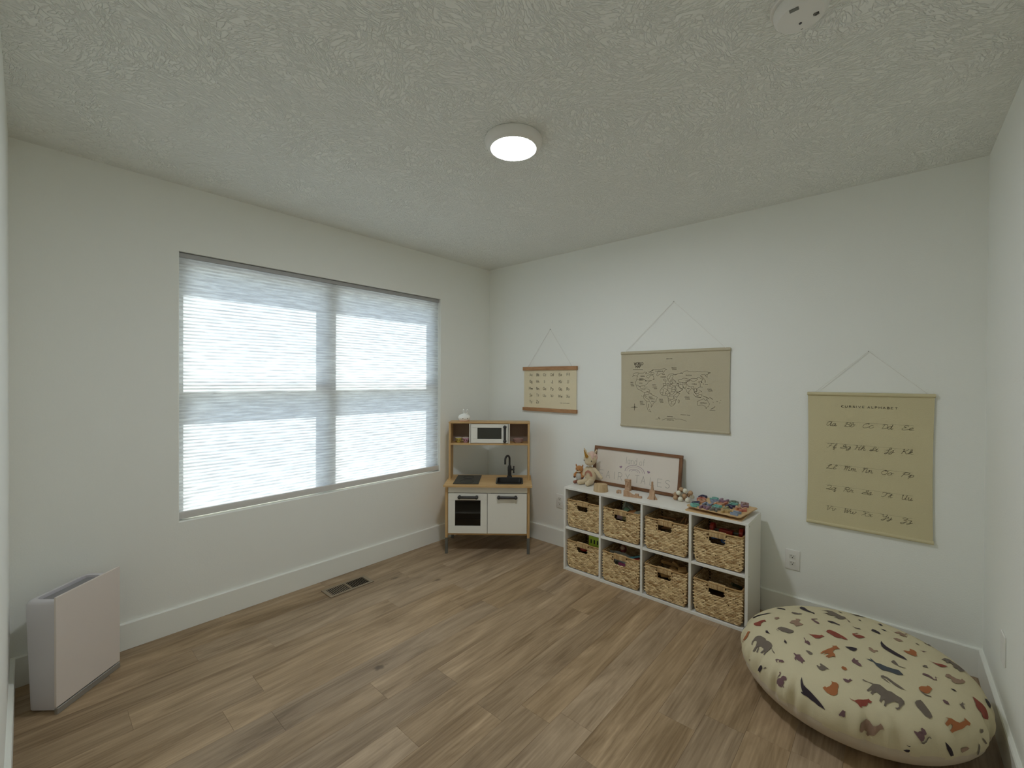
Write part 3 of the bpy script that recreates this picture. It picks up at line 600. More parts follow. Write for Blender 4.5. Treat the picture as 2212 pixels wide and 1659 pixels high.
# things on the kitchen
def on_kitchen(name, x, y, z, label, cat, group=None, rz=0): return empty(name, kw(x, y, z), KR+rz, label, cat, group)
bu = on_kitchen('rabbit_night_light', .108, .225, 1.036, 'small white rabbit-shaped night light on top of the play kitchen', 'night light', rz=R(-12))
silicone = mat('white_silicone', 'f0efe8', .5)
mb = MB(); mb.ell((0, .005, .030), (.053, .045, .034), 32, 16); mb.build('body', silicone, bu, smooth=60)
for s in (-1, 1):
    M = Matrix.Rotation(R(s*10), 4, 'Y')
    e_ = MB().ell((.012+s*.014, 0, .080), (.0085, .0065, .024), 14, 10, M=M).build('ear', silicone, bu, smooth=60)
    MB().ell((.012+s*.014, -.0045, .082), (.0045, .004, .015), 12, 8, M=M).build('inner_ear', mat('ear_grey', 'b9b4ac', .6), e_, smooth=60)
for c_ in ((.002, -.0385, .026), (.040, -.0265, .026)): MB().ell(c_, (.0033, .003, .0038), 10, 8).build('eye', black_gloss, bu, smooth=60)
MB().tube([(.018, -.0405, .021), (.021, -.040, .0185), (.024, -.0395, .021)], .0007, 6).build('mouth', black_gloss, bu)
MB().lathe([(.044, 0), (.046, .003), (.040, .006)], n=32, c=(0, .005, 0)).build('base', mat('peach_base', 'dba98c', .5), bu, smooth=40)
def cup(x, y, c1, label):
    r = on_kitchen('toy_cup', x, y, .859, label, 'cup', 'tea party cups on the kitchen shelf')
    m = mat('porcelain_'+c1, c1, .35)
    MB().lathe([(.013, 0), (.0145, .003), (.024, .020), (.029, .042), (.0275, .042), (.022, .019), (0, .006)], n=28).build('bowl', m, r, smooth=50)
    MB().lathe([(.0292, .040), (.0298, .0425), (.0275, .0425)], n=28).build('rim', mat('cup_rim_white', 'e8e2dc', .35), r, smooth=50)
    h = [(.0255+.013*math.sin(t), 0, .024+.012*math.cos(t)) for t in [PI*i/8 for i in range(9)]]
    MB().tube(h, .0022, 8).build('handle', m, r, smooth=50)
    mb = MB()
    for i, (a, z_) in enumerate(((-1.9, .020), (-1.75, .026), (-1.2, .022), (-2.2, .03))):
        rr = .0155+.3*z_+.0035
        mb.ell((rr*math.cos(a), rr*math.sin(a), z_), (.0042, .0025, .0045), 8, 6)
    mb.build('painted_motif', mat('motif_brown', '6b4634', .5), r, smooth=60)
    return r
cup(.063, .205, 'c3b65c', 'small yellow toy cup on the left of the kitchen shelf')
cup(.124, .205, 'bd93a5', 'small pink toy cup just right of the yellow cup')
for i in range(4):
    lab = ['lowest pink-white toy plate of the stack on the kitchen shelf', 'second toy plate from the bottom of the small stack', 'third toy plate from the bottom of the small stack', 'topmost pink-white toy plate of the stack on the kitchen shelf'][i]
    r = on_kitchen('toy_plate', .566, .215, .859+i*.0075, lab, 'plate', 'stacked toy plates')
    MB().lathe([(.022, 0), (.026, .0015), (.041, .0085), (.0425, .0095), (.0405, .0095), (.025, .003), (0, .0025)], n=36).build('dish', mat('plate_cream', 'ece2da', .4), r, smooth=50)
    MB().lathe([(.0405, .0094), (.0428, .0099), (.0424, .0088)], n=36).build('rim_band', mat('plate_pink', 'd0a8a0', .45), r, smooth=50)

# ================================================================== cube shelf and baskets
# frames on the poster wall side: local x = to the right (world -y), local y = into the wall (world +x)
def wall_frame(name, y, z, label=None, cat=None, group=None, x=0, rot=None): return empty(name, (x, y, z), -PI/2, label, cat, group)
SX = -.350; SY = -1.122; ST = .605; SWD = 1.218; SD = .295
sf = wall_frame('cube_shelf', SY, 0, 'white eight-cube storage shelf standing by the poster wall', 'storage shelf', x=SX)
MB().box(0, .0145, 0, SD, 0, ST-.0148, .001).build('side_panel', white_lam, sf)
MB().box(SWD-.0165, SWD, 0, SD, 0, ST-.0148, .001).build('side_panel', white_lam, sf)
MB().box(0, SWD, 0, SD, ST-.0145, ST, .001).build('top_panel', white_lam, sf)
MB().box(.0147, SWD-.0167, .001, SD, 0, .018, .001).build('bottom_panel', white_lam, sf)
MB().box(.0147, SWD-.0167, SD-.005, SD-.001, .018, ST-.015).build('back_panel', white_lam, sf)
DV = [.291, .593, .898]
for d in DV: MB().box(d, d+.0145, .001, SD-.006, .018, ST-.015, .001).build('divider', white_lam, sf)
cells = []
ed = [.0147]+[q for d in DV for q in (d, d+.0145)]+[SWD-.0167]
for i in range(4):
    a, b = ed[2*i], ed[2*i+1]; cells.append((a, b))
    MB().box(a+.0002, b-.0002, .002, SD-.006, .300, .3155, .001).build('cube_shelf_board', white_lam, sf)
for z in (.308, .585, .02): MB().cyl((SWD-.0005, .018, z), (SWD+.0006, .018, z), .0035, n=12).build('screw_cap', mat('screw_grey', '77766f', .5, .3), sf)

hy = mat('water_hyacinth', 'a07c4c', .75, tint='ecd3a2', bump=(260, .5, (1, 1, 1)))
hy_dark = mat('basket_backing', '6a4e2e', .9)
hyr = mat('basket_rim', 'c29d68', .7, noise=(60, .6), bump=(120, .6))
BW, BD, BH = .2605, .25, .200
def strand(mb, c, L, wd, pro, ang, nrm, ax, tint, rnd):
    """almond shaped strand: c centre, ax along, nrm outward"""
    ax = Vector(ax); nrm = Vector(nrm); sd_ = nrm.cross(ax)
    a = ax*math.cos(ang)+sd_*math.sin(ang); b = nrm.cross(a)
    c = Vector(c); vs = []
    st = (-.5, -.3, 0, .3, .5); ws = (.22, .8, 1, .8, .22)
    for t, w_ in zip(st, ws):
        o = c+a*(L*t)
        h = pro*(1 if abs(t) < .4 else .35)
        for u_, h_ in ((-.5, -.2), (-.33, .62), (.0, 1), (.33, .62), (.5, -.2)): vs.append(o+b*(wd*w_*u_)+nrm*(h*h_))
    fs = []
    for i in range(4):
        for j in range(4): fs.append((i*5+j, i*5+j+1, (i+1)*5+j+1, (i+1)*5+j))
    mb.add(vs, fs, tint)
def basket_meshes(seed):
    rg = random.Random(seed)
    hx0, hx1, hz0, hz1 = -.046, .043, .132, .168     # handle opening
    fr = MB(); bk = MB()
    rows = 21; pz = (BH-.006)/rows; rc = .030
    def half(z):      # half width at height z : slight taper and rounded lower corners
        h = BW/2-.004*(1-z/BH)
        if z < rc: h -= rc-math.sqrt(max(0, rc*rc-(rc-z)**2))
        return h
    for r_ in range(rows):
        z = .004+pz*(r_+.5); pc = .0245
        off = (r_ % 2)*.5
        for c_ in range(-7, 8):
            x = (c_+off)*pc+rg.uniform(-.002, .002); h = half(z)
            if abs(x) > h-.004: continue
            if hx0-.004 < x < hx1+.004 and hz0-.003 < z: continue
            t = min(1, max(0, rg.gauss(.55, .24)))
            bow = .006*(1-(x/(BW/2))**2)*math.sin(PI*min(1, z/BH))
            strand(fr, (x, -bow, z+rg.uniform(-.0008, .0008)), .0275*rg.uniform(.9, 1.1), pz*1.2, .0040*rg.uniform(.8, 1.2), rg.gauss(0, .065), (0, -1, 0), (1, 0, 0), t, rg)
        # edge posts
        for s in (-1, 1):
            h = half(z)
            t = min(1, max(0, rg.gauss(.5, .25)))
            strand(fr, (s*(h-.004), .001, z), .015, pz*1.15, .004, s*R(8), (s*.5, -.866, 0), (.866, s*.5, 0), t, rg)
        # sides and back (inner and outer skins)
        for s in (-1, 1):
            for c_ in range(10):
                y = .012+(c_+off)*.0245
                if y > BD-.006: continue
                t = min(1, max(0, rg.gauss(.5, .24)))
                strand(fr, (s*half(z), y, z), .0275, pz*1.2, .004, 0, (s, 0, 0), (0, 1, 0), t, rg)
                if z > .05: strand(fr, (s*(half(z)-.007), y, z), .0275, pz*1.2, .0035, 0, (-s, 0, 0), (0, 1, 0), t*.8, rg)
        if z > .05:
            for c_ in range(-5, 6):
                x = (c_+off)*.0245
                if abs(x) > half(z)-.008: continue
                strand(fr, (x, BD-.007, z), .0275, pz*1.2, .0035, 0, (0, -1, 0), (1, 0, 0), min(1, max(0, rg.gauss(.45, .2))), rg)
    # backing sheets: front polygon pieces around the opening
    def fpoly(z0, z1, x0=None, x1=None):
        zs = [z0+(z1-z0)*i/6 for i in range(7)]
        l = [(max(-half(z)+.0015, x0) if x0 is not None else -half(z)+.0015, z) for z in zs]
        r_ = [(min(half(z)-.0015, x1) if x1 is not None else half(z)-.0015, z) for z in zs]
        return l+r_[::-1]
    Mx = Matrix(((1, 0, 0, 0), (0, 0, 1, 0), (0, 1, 0, 0), (0, 0, 0, 1)))
    bk.prism(fpoly(.004, hz0), .001, .005, M=Mx)
    bk.prism([(-half(hz0)+.0015, hz0), (hx0, hz0), (hx0, BH-.003), (-half(BH)+.0015, BH-.003)], .001, .005, M=Mx)
    bk.prism([(hx1, hz0), (half(hz0)-.0015, hz0), (half(BH)-.0015, BH-.003), (hx1, BH-.003)], .001, .005, M=Mx)
    bk.box(hx0, hx1, .001, .005, hz1+.003, BH-.003)
    for s in (-1, 1):
        x0 = s*(half(.15)-.0045); bk.box(x0, x0+s*.0035, .005, BD-.002, rc*.6, BH-.003)
    bk.box(-half(.15), half(.15), BD-.0035, BD, .004, BH-.003)
    bk.box(-half(.01), half(.01), .004, BD, .001, .006)
    rim = MB(); hb_ = BW/2-.001
    pts = [(-hb_+.004, -.004), (hb_-.004, -.004), (hb_, 0), (hb_, BD-.004), (hb_-.004, BD), (-hb_+.004, BD), (-hb_, BD-.004), (-hb_, 0)]
    rim.tube([(x, y-(.004*(1-(x/hb_)**2) if y < 0 else 0), BH) for x, y in pts[:1]+[(-hb_+.004+(2*hb_-.008)*i/8, -.004) for i in range(1, 8)]+pts[1:]], .0042, 8, closed=True)
    gr = MB()
    for i in range(13):
        x = hx0+.003+(hx1-hx0-.006)*i/12; a = rg.uniform(-.0012, .0012)
        gr.tube([(x, -.004, hz1+.001), (x+a, -.0075, (hz1+BH)/2), (x-a, -.006, BH+.001), (x, .003, BH+.003)], .0036, 6, tint=rg.uniform(.15, .6))
    for x in (hx0-.002, hx1+.002): gr.tube([(x, -.005, hz0-.003), (x, -.006, hz1+.004)], .003, 6, tint=.4)
    gr.tube([(hx0, -.005, hz0-.003), (hx1, -.005, hz0-.003)], .003, 6, tint=.4)
    return fr.mesh('woven_strands', hy, 60), bk.mesh('basket_backing', hy_dark), rim.mesh('rim', hyr, 60), gr.mesh('handle_wrap', hy, 60)
BM = [basket_meshes(s) for s in (3, 11, 23)]
def basket(ci, row, seed, label, dy=0, rz=0, dx=0):
    a, b = cells[ci]; x = (a+b)/2; z = .3160 if row == 0 else .0185
    r = empty('wicker_basket', (SX+.014+dy, SY-x-dx, z), -PI/2+rz, label, 'basket', 'woven baskets in the cube shelf')
    for me, nm in zip(BM[seed], ('woven_strands', 'liner', 'rim', 'handle_wrap')):
        o = bpy.data.objects.new(nm, me); COL.objects.link(o); o.parent = r
        if nm == 'woven_strands': o['kind'] = 'stuff'
    return r
BL_ = ['empty-looking woven basket in the top row at the shelf end nearest the play kitchen', 'woven basket with grey and green blocks, second in the top row', 'woven basket with brown sticks, third in the top row', 'woven basket with red wheels and blue pieces, top row nearest the cushion',
 'woven basket holding a lime green tub, bottom row nearest the play kitchen', 'woven basket with a clear pink-printed bag, second in the bottom row', 'woven basket with tan wooden blocks, third in the bottom row', 'woven basket with dark contents, bottom row nearest the cushion']
bs = []
for i in range(8):
    bs.append(basket(i % 4, i//4, (i*2+i//4) % 3, BL_[i], dy=(.004, .002, -.002, 0, .006, -.003, -.004, -.002)[i], rz=R((0, -.5, .6, .3, 0, .4, -.5, -.6)[i])))

# ---- contents of the baskets
def in_basket(name, ci, row, x, y, z, label, cat, group=None, rz=0, rot=None):
    a, b = cells[ci % 4]; bx = (a+b)/2; z0 = .3160 if row == 0 else .0185
    o = empty(name, (SX+.014+y, SY-bx-x, z0+z), 0, label, cat, group)
    o.rotation_euler = rot if rot else (0, 0, -PI/2+rz)
    return o
def block(ci, row, c, size, rot, m, label, group, name='toy_block', cat='toy block'):
    r = in_basket(name, ci, row, *c, label, cat, group)
    r.rotation_euler = (Matrix.Rotation(-PI/2, 4, 'Z') @ Matrix.Rotation(rot[2], 4, 'Z') @ Matrix.Rotation(rot[0], 4, 'X') @ Matrix.Rotation(rot[1], 4, 'Y')).to_euler()
    s = size; MB().box(-s[0]/2, s[0]/2, -s[1]/2, s[1]/2, -s[2]/2, s[2]/2, .0015).build('block_body', m, r)
    return r
bl_grey = mat('block_sage_grey', '8d9180', .6); bl_green = mat('block_green', '5d7a62', .6); bl_or = mat('block_orange', 'b8804e', .6, noise=(20, .3)); bl_pale = mat('block_pale', 'a8ab9b', .6)
tan = wood('tan_block', 'b8905c', '94703f', 0, 5, .6); brown = wood('brown_stick', '8f6536', '6a4826', 0, 5, .6); mauv = mat('block_mauve', 'a98f97', .6); olv = mat('block_olive', '8c8152', .6)
g = 'blocks in the second top basket'
block(1, 0, (.0, .10, .200), (.06, .055, .035), (R(25), R(35), R(20)), bl_grey, 'sage grey block on top of the second top-row basket', g)
block(1, 0, (.045, .095, .186), (.09, .03, .012), (R(-10), R(35), R(5)), bl_pale, 'pale grey plank leaning down to the right behind the sage block', g)
block(1, 0, (.015, .055, .188), (.032, .03, .04), (R(30), R(20), R(-20)), bl_green, 'small green block in front of the sage grey block', g)
block(1, 0, (.055, .05, .185), (.06, .035, .025), (R(10), R(-15), R(15)), bl_or, 'orange-tan block beside the small green block', g)
block(1, 0, (.095, .045, .190), (.09, .012, .03), (R(0), R(-22), R(10)), bl_pale, 'pale plank slanting up at the right end of its basket', g)
block(1, 0, (-.025, .04, .148), (.04, .03, .03), (R(15), R(15), R(20)), mauv, 'mauve block seen through the left of the handle opening', g)
block(1, 0, (.018, .04, .150), (.04, .03, .032), (R(8), R(0), R(-10)), olv, 'olive block seen through the right of the handle opening', g)
g = 'brown sticks in the third top basket'
for i, (x, y, z, L, ry, rz, lab) in enumerate(((-.02, .08, .197, .12, 4, -8, 'long brown stick lying flat at the left of its basket'), (.03, .11, .190, .11, 14, 25, 'brown stick slanting behind the long flat stick'), (.075, .07, .198, .08, 60, 10, 'steep brown stick beside the basket end'), (.10, .06, .195, .07, 68, -15, 'shorter steep brown stick nearest the divider'), (.0, .04, .146, .08, 8, 15, 'brown stick seen through the handle opening'), (-.02, .05, .153, .06, -12, -15, 'tan stick crossing behind the handle opening'))):
    block(2, 0, (x, y, z), (L, .014, .010), (0, R(-ry), R(rz)), brown if i < 5 else tan, lab, g, 'wooden_stick', 'wooden stick')
# red wheeled toy and blue pieces
red = mat('toy_red', '9c2c1c', .4); blue = mat('toy_blue', '2a5a9c', .4); gry = mat('toy_grey', '6f7470', .4); teal = mat('toy_teal', '4d8d96', .4)
r = in_basket('toy_truck', 3, 0, .02, .085, .178, 'red toy vehicle with upright red wheels lying in the top basket nearest the cushion', 'toy vehicle')
MB().box(-.035, .04, -.02, .02, -.006, .022, .004, seg=2).build('chassis', red, r)
for x in (-.072, .085): MB().cyl((x-.010, 0, .018), (x+.010, 0, .018), .030, n=28).build('wheel', red, r, smooth=40)
MB().cyl((-.07, 0, .012), (.085, 0, .012), .004, n=10).build('axle', gry, r, smooth=40)
r = in_basket('toy_block', 3, 0, -.022, .035, .155, 'blue toy bar seen through the handle opening beside the blue wheel', 'toy block'); MB().cyl((-.022, 0, 0), (.020, .004, .006), .0085, n=16).build('bar', blue, r, smooth=40); MB().box(-.015, .012, -.009, -.004, -.002, .008, .001).build('rib', blue, r)
r = in_basket('toy_ring', 3, 0, .022, .035, .147, 'small blue toy wheel seen through the handle opening', 'toy'); MB().tube([(.011*math.cos(t*PI/10), 0, .011*math.sin(t*PI/10)) for t in range(20)], .005, 8, closed=True).build('tyre', blue, r, smooth=60); MB().cyl((0, -.004, 0), (0, .004, 0), .006, n=16).build('hub', gry, r, smooth=40)
# lime tub
lime = mat('lime_plastic', 'a9c23a', .4); blk = mat('tub_print', '23251c', .5)
r = in_basket('toy_tub', 4, 0+1, .068, .10, .150, 'lime green plastic tub with dark window prints in the lower corner basket', 'toy tub')
MB().box(-.058, .058, -.04, .05, -.03, .105, .012, seg=3).build('tub_body', lime, r, smooth=40)
MB().box(-.061, .061, -.043, .053, .100, .108, .004, seg=2).build('lid', mat('pale_lid', 'b6c4bb', .4), r, smooth=40)
mb = MB()
for i in range(4): mb.box(-.038+i*.026, -.027+i*.026, -.0408, -.0398, .048, .076)
mb.build('window_print', blk, r)
r = in_basket('toy_ball', 4, 1, -.015, .045, .148, 'red toy seen through the handle opening below the lime tub', 'toy'); r2_ = r
mb = MB(); mb.ell((0, 0, 0), (.032, .025, .018), 20, 12); mb.build('red_shell', red, r, smooth=60); MB().tube([(.028, -.008, -.012), (.036, -.012, -.008), (.04, -.012, 0)], .0025, 8).build('white_strap', white_plastic, r, smooth=60)
# bag, doll, sticks
bagm = mat('clear_bag', 'b9bdb6', .25, alpha=.45, bump=(40, .8)); pk = mat('bag_pink', 'c05a8a', .4)
r = in_basket('plastic_bag', 5, 1, -.025, .035, .150, 'crumpled clear bag with pink print in the second lower basket', 'plastic bag')
def crumple(nx=14, nz=10, w_=.17, h_=.115, sd=3):
    rg = random.Random(sd); vs = []; fs = []
    for j in range(nz+1):
        for i in range(nx+1): vs.append(((i/nx-.5)*w_+rg.uniform(-.003, .003), -.006+rg.uniform(-.006, .006)+.035*(j/nz)**2, -.045+j/nz*h_*.8-.02*abs(i/nx-.5)+rg.uniform(-.003, .003)))
    for j in range(nz):
        for i in range(nx): a = j*(nx+1)+i; fs.append((a, a+1, a+nx+2, a+nx+1))
    mb = MB(); mb.add(vs, fs); return mb
crumple().build('film', bagm, r, smooth=60)
MB().box(.002, .05, -.018, -.016, -.026, -.008).build('pink_print', pk, r)
r = in_basket('toy_doll_head', 5, 1, -.03, .10, .205, 'dark red round toy behind the clear bag', 'toy'); mb = MB(); mb.ell((0, 0, 0), (.022, .022, .026), 20, 12); mb.build('head', mat('dull_red', '7d3a35', .5), r, smooth=60); MB().ell((0, -.010, .010), (.018, .016, .014), 16, 8).build('cap', mat('dull_tan', 'a98a70', .6), r, smooth=60)
block(5, 1, (.085, .05, .196), (.10, .018, .010), (0, R(-22), R(12)), teal, 'teal toy strip slanting up at the right of the second lower basket', 'pieces in the second lower basket')
block(5, 1, (.085, .045, .176), (.09, .05, .022), (0, R(-10), R(0)), red, 'ribbed red toy piece under the teal strip', 'pieces in the second lower basket')
g = 'tan blocks in the third lower basket'
for c, s, ro, lab in (((-.02, .12, .192), (.10, .03, .018), (0, 5, 10), 'long tan block at the back left of the third lower basket'), ((.045, .10, .195), (.085, .026, .014), (0, 38, 10), 'tan block tilted down to the right in the third lower basket'), ((.085, .06, .188), (.05, .045, .03), (12, -10, 25), 'square tan block near the right rim of the third lower basket'), ((.04, .05, .182), (.06, .03, .02), (0, 10, -20), 'short tan block just left of the square one'), ((-.015, .035, .146), (.05, .03, .022), (10, -8, 15), 'tan block behind the left of the handle opening'), ((.025, .035, .144), (.03, .03, .03), (15, 25, 30), 'tan cube behind the right of the handle opening')):
    block(6, 1, c, s, tuple(R(q) for q in ro), tan, lab, g)
block(7, 1, (.07, .13, .165), (.06, .02, .014), (0, R(20), R(30)), mat('dark_olive', '4a4a2c', .7), 'dark olive piece deep in the lower basket nearest the cushion', 'dark pieces')

# ================================================================== things on the shelf top
def on_shelf(name, x, y, label, cat, group=None, rz=0, z=ST): return empty(name, (x, y, z), -PI/2+rz, label, cat, group)
# leaning framed sign : local x right, z up, tilted back
sg = empty('framed_sign', (-.083, -1.2, ST+.001), 0, 'long wood-framed sign lettered land of FAIRY TALES leaning on the wall', 'framed sign')
TL = R(9.5)
sg.rotation_euler = (Matrix.Rotation(-PI/2, 4, 'Z') @ Matrix.Rotation(-TL, 4, 'X')).to_euler()
SWi, SHi, fwid = .672, .281, .021
MB().box(0, SWi, -.012, .010, SHi-fwid, SHi, .0015).build('frame_rail', walnut, sg)
MB().box(0, SWi, -.012, .010, 0, fwid, .0015).build('frame_rail', walnut, sg)
for x in (0, SWi-fwid): MB().box(x, x+fwid, -.0118, .0098, fwid, SHi-fwid, .0015).build('frame_stile', wood('walnut_upright', '8c6344', '634128', 2, 3., .5), sg)
MB().box(fwid-.003, SWi-fwid+.003, -.002, .004, fwid-.003, SHi-fwid+.003).build('sign_board', mat('sign_board', 'ddd3c6', .6, noise=(5, .06)), sg)
ink = mat('sign_ink', '8d8a82', .6); mb = MB()
def sgx(y): return -y-1.2
bz = .655-ST
for ch, y in (('F', -1.257), ('A', -1.3145), ('I', -1.383), ('R', -1.413), ('Y', -1.470), ('T', -1.5435), ('A', -1.591), ('L', -1.657), ('E', -1.7106), ('S', -1.764)):
    ribbons(mb, text_strokes(SANS, ch, sgx(y), bz, .053, width=.031 if ch != 'I' else None), -.0026, .0022)
ribbons(mb, text_strokes(LO, 'land', sgx(-1.468), .780-ST, .050, width=.080, gap=3), -.0026, .0016)
ribbons(mb, text_strokes(LO, 'of', sgx(-1.570), .780-ST, .046, width=.038, gap=3), -.0026, .0016)
mb.build('lettering', ink, sg)
mb = MB(); cx = sgx(-1.537)
def arcst(rx, rz, z0): return [(cx+rx*math.cos(PI-PI*i/20), z0+rz*math.sin(PI*i/20)) for i in range(21)]
ribbons(mb, [arcst(.074, .047, .727-ST)], -.0027, .0035)
ribbons(mb, [arcst(.060, .036, .727-ST)], -.0027, .0016)
ribbons(mb, [arcst(.040, .021, .727-ST)], -.0027, .0028)
ribbons(mb, [arcst(.024, .013, .727-ST)], -.0027, .002)
mb.build('rainbow_print', mat('rainbow_ink', 'a28d97', .6), sg)
for hx, hz, a in ((sgx(-1.428), .750-ST, .25), (sgx(-1.641), .742-ST, -.25)):
    pts = [(.011*math.sin(t)**3, .0105*(.8125*math.cos(t)-.3125*math.cos(2*t)-.125*math.cos(3*t)-.0625*math.cos(4*t))) for t in [2*PI*i/24 for i in range(24)]]
    pts = [(x*math.cos(a)-z*math.sin(a), x*math.sin(a)+z*math.cos(a)) for x, z in pts]
    mb = MB(); mb.add([(hx, -.0027, hz)]+[(hx+x, -.0027, hz+z) for x, z in pts], [(0, 1+i, 1+(i+1) % 24) for i in range(24)])
    mb.build('heart_print', mat('heart_ink', '9b7f92', .6), sg)

# plush toys
cream = mat('cream_plush', 'cdbb9a', .95, bump=(300, .6), sheen=.3); gold = mat('gold_horn', 'a87a2a', .45, .35); pinkh = mat('pink_hair', 'd8b8a8', .95, bump=(300, .6), sheen=.3)
rainb1 = mat('patch_rose', 'a8735e', .9); rainb2 = mat('patch_sand', 'bda488', .9)
un = on_shelf('plush_unicorn', -.150, -1.226, 'cream plush unicorn with gold horn sitting at the left end of the shelf top', 'stuffed toy')
mb = MB()
def limb(mb, pts, rs, n=14):
    mb.tube(pts, rs, n); mb.ell(pts[0], (rs[0],)*3, 12, 8); mb.ell(pts[-1], (rs[-1],)*3, 12, 8)
mb.ell((-.003, 0, .066), (.046, .036, .060), 28, 18); mb.ell((-.003, .002, .10), (.033, .027, .035), 24, 12)
mb.ell((-.002, -.004, .192), (.051, .044, .050), 28, 18); mb.ell((-.002, -.012, .170), (.038, .037, .030), 24, 14)
limb(mb, [(.030, .002, .118), (.058, -.006, .100), (.080, -.010, .078), (.094, -.010, .066)], [.013, .014, .0145, .013])
limb(mb, [(-.032, .002, .118), (-.046, -.012, .092), (-.048, -.020, .070)], [.013, .014, .013])
limb(mb, [(-.018, -.020, .028), (-.034, -.052, .022), (-.052, -.074, .020)], [.021, .018, .0185])
limb(mb, [(.018, -.020, .028), (.019, -.052, .022), (.020, -.075, .021)], [.021, .018, .0195])
body = mb.build('body', cream, un, smooth=180)
rm = body.modifiers.new('remesh', 'REMESH'); rm.mode = 'VOXEL'; rm.voxel_size = .0028; rm.use_smooth_shade = True
sm_ = body.modifiers.new('smooth', 'SMOOTH'); sm_.iterations = 5; sm_.factor = .5
MB().tube([(-.003, -.046, .208), (-.012, -.052, .228), (-.026, -.055, .262)], [.012, .009, .002], 16).build('horn', gold, un, smooth=50)
for x0, dx in ((-.035, -.020), (.034, .018)):
    e_ = MB(); e_.tube([(x0, 0, .228), (x0+dx*.5, -.002, .248), (x0+dx, -.004, .262)], [.009, .0115, .004], 12, flat=.6); e_.ell((x0+dx*.9, -.004, .260), (.006, .004, .008), 10, 6)
    e_.build('ear', cream, un, smooth=60)
mb = MB()
for c, rr in (((.022, -.016, .232), (.020, .016, .013)), ((.036, -.004, .222), (.017, .018, .016)), ((.010, -.024, .228), (.014, .014, .016)), ((.030, -.030, .212), (.013, .008, .020)), ((.044, .004, .206), (.010, .016, .020)), ((.004, .01, .238), (.018, .02, .010))): mb.ell(c, rr, 16, 10)
h_ = mb.build('mane', pinkh, un, smooth=180); rm = h_.modifiers.new('remesh', 'REMESH'); rm.mode = 'VOXEL'; rm.voxel_size = .0028; rm.use_smooth_shade = True
for x in (-.034, .030): MB().ell((x, -.0455+.18*abs(x), .182), (.0036, .0026, .0048), 10, 8).build('eye', black_gloss, un, smooth=60)
MB().tube([(-.010, -.0492, .158), (-.002, -.0505, .155), (.006, -.0492, .158)], .0009, 6).build('muzzle_stitch', rainb1, un)
def patch(rx, rz, z0, y, zc=.066, a0=0, a1=PI):
    mb = MB(); vs = []; n_ = 16
    for rr in (1, .62):
        for i in range(n_+1):
            t = a0+(a1-a0)*i/n_; x = rx*rr*math.cos(t); z = z0+rz*rr*math.sin(t)
            q = 1-(x/.046)**2-((z-zc)/.060)**2
            vs.append((x-.003, -.036*math.sqrt(max(.02, q))-y, z))
    mb.add(vs, [(i, i+1, n_+2+i, n_+1+i) for i in range(n_)]); return mb
patch(.034, .042, .066, .0016).build('rainbow_patch', rainb1, un, smooth=60)
patch(.021, .026, .066, .0018).build('rainbow_patch', rainb2, un, smooth=60)
# fox
fx = on_shelf('plush_fox', -.172, -1.141, 'small orange plush fox leaning against the left side of the unicorn', 'stuffed toy', rz=R(8))
orange = mat('fox_orange', 'b27a44', .95, bump=(300, .6), sheen=.3); foxb = mat('fox_belly', 'bdbab0', .95, bump=(300, .6)); foxd = mat('fox_brown', '63402f', .95)
mb = MB(); mb.ell((0, 0, .106), (.031, .026, .027), 24, 14); mb.ell((0, -.012, .099), (.020, .022, .016), 20, 12); mb.ell((0, 0, .050), (.028, .024, .036), 24, 14)
limb(mb, [(.022, 0, .078), (.034, -.006, .058), (.030, -.014, .044)], [.0085, .0095, .009]); limb(mb, [(-.022, 0, .078), (-.036, -.006, .062), (-.034, -.014, .046)], [.0085, .0095, .009])
b_ = mb.build('body', orange, fx, smooth=180); rm = b_.modifiers.new('remesh', 'REMESH'); rm.mode = 'VOXEL'; rm.voxel_size = .0022; rm.use_smooth_shade = True
mb = MB(); mb.ell((0, -.006, .050), (.024, .022, .033), 24, 14); mb.build('belly', foxb, fx, smooth=60)
mb = MB(); mb.ell((0, -.020, .093), (.019, .016, .009), 16, 10); mb.build('cheeks', mat('fox_cheek', 'd6c3a8', .95), fx, smooth=60)
for s in (-1, 1):
    MB().tube([(s*.022, 0, .122), (s*.027, 0, .134), (s*.028, 0, .142)], [.009, .0075, .003], 10, flat=.6).build('ear', orange, fx, smooth=60)
    mb = MB(); limb(mb, [(s*.014, -.012, .014), (s*.018, -.036, .012), (s*.020, -.044, .014)], [.012, .0105, .0115], 12); mb.build('leg', mat('fox_leg', '9a6a55', .95), fx, smooth=60)
    MB().ell((s*.033, -.018, .045), (.008, .008, .008), 12, 8).build('paw', foxd, fx, smooth=60)
MB().ell((0, -.0345, .101), (.0042, .003, .0035), 12, 8).build('nose', black_gloss, fx, smooth=60)
for x in (-.014, .014): MB().ell((x, -.0245, .110), (.0022, .0016, .0026), 8, 6).build('eye', black_gloss, fx, smooth=60)

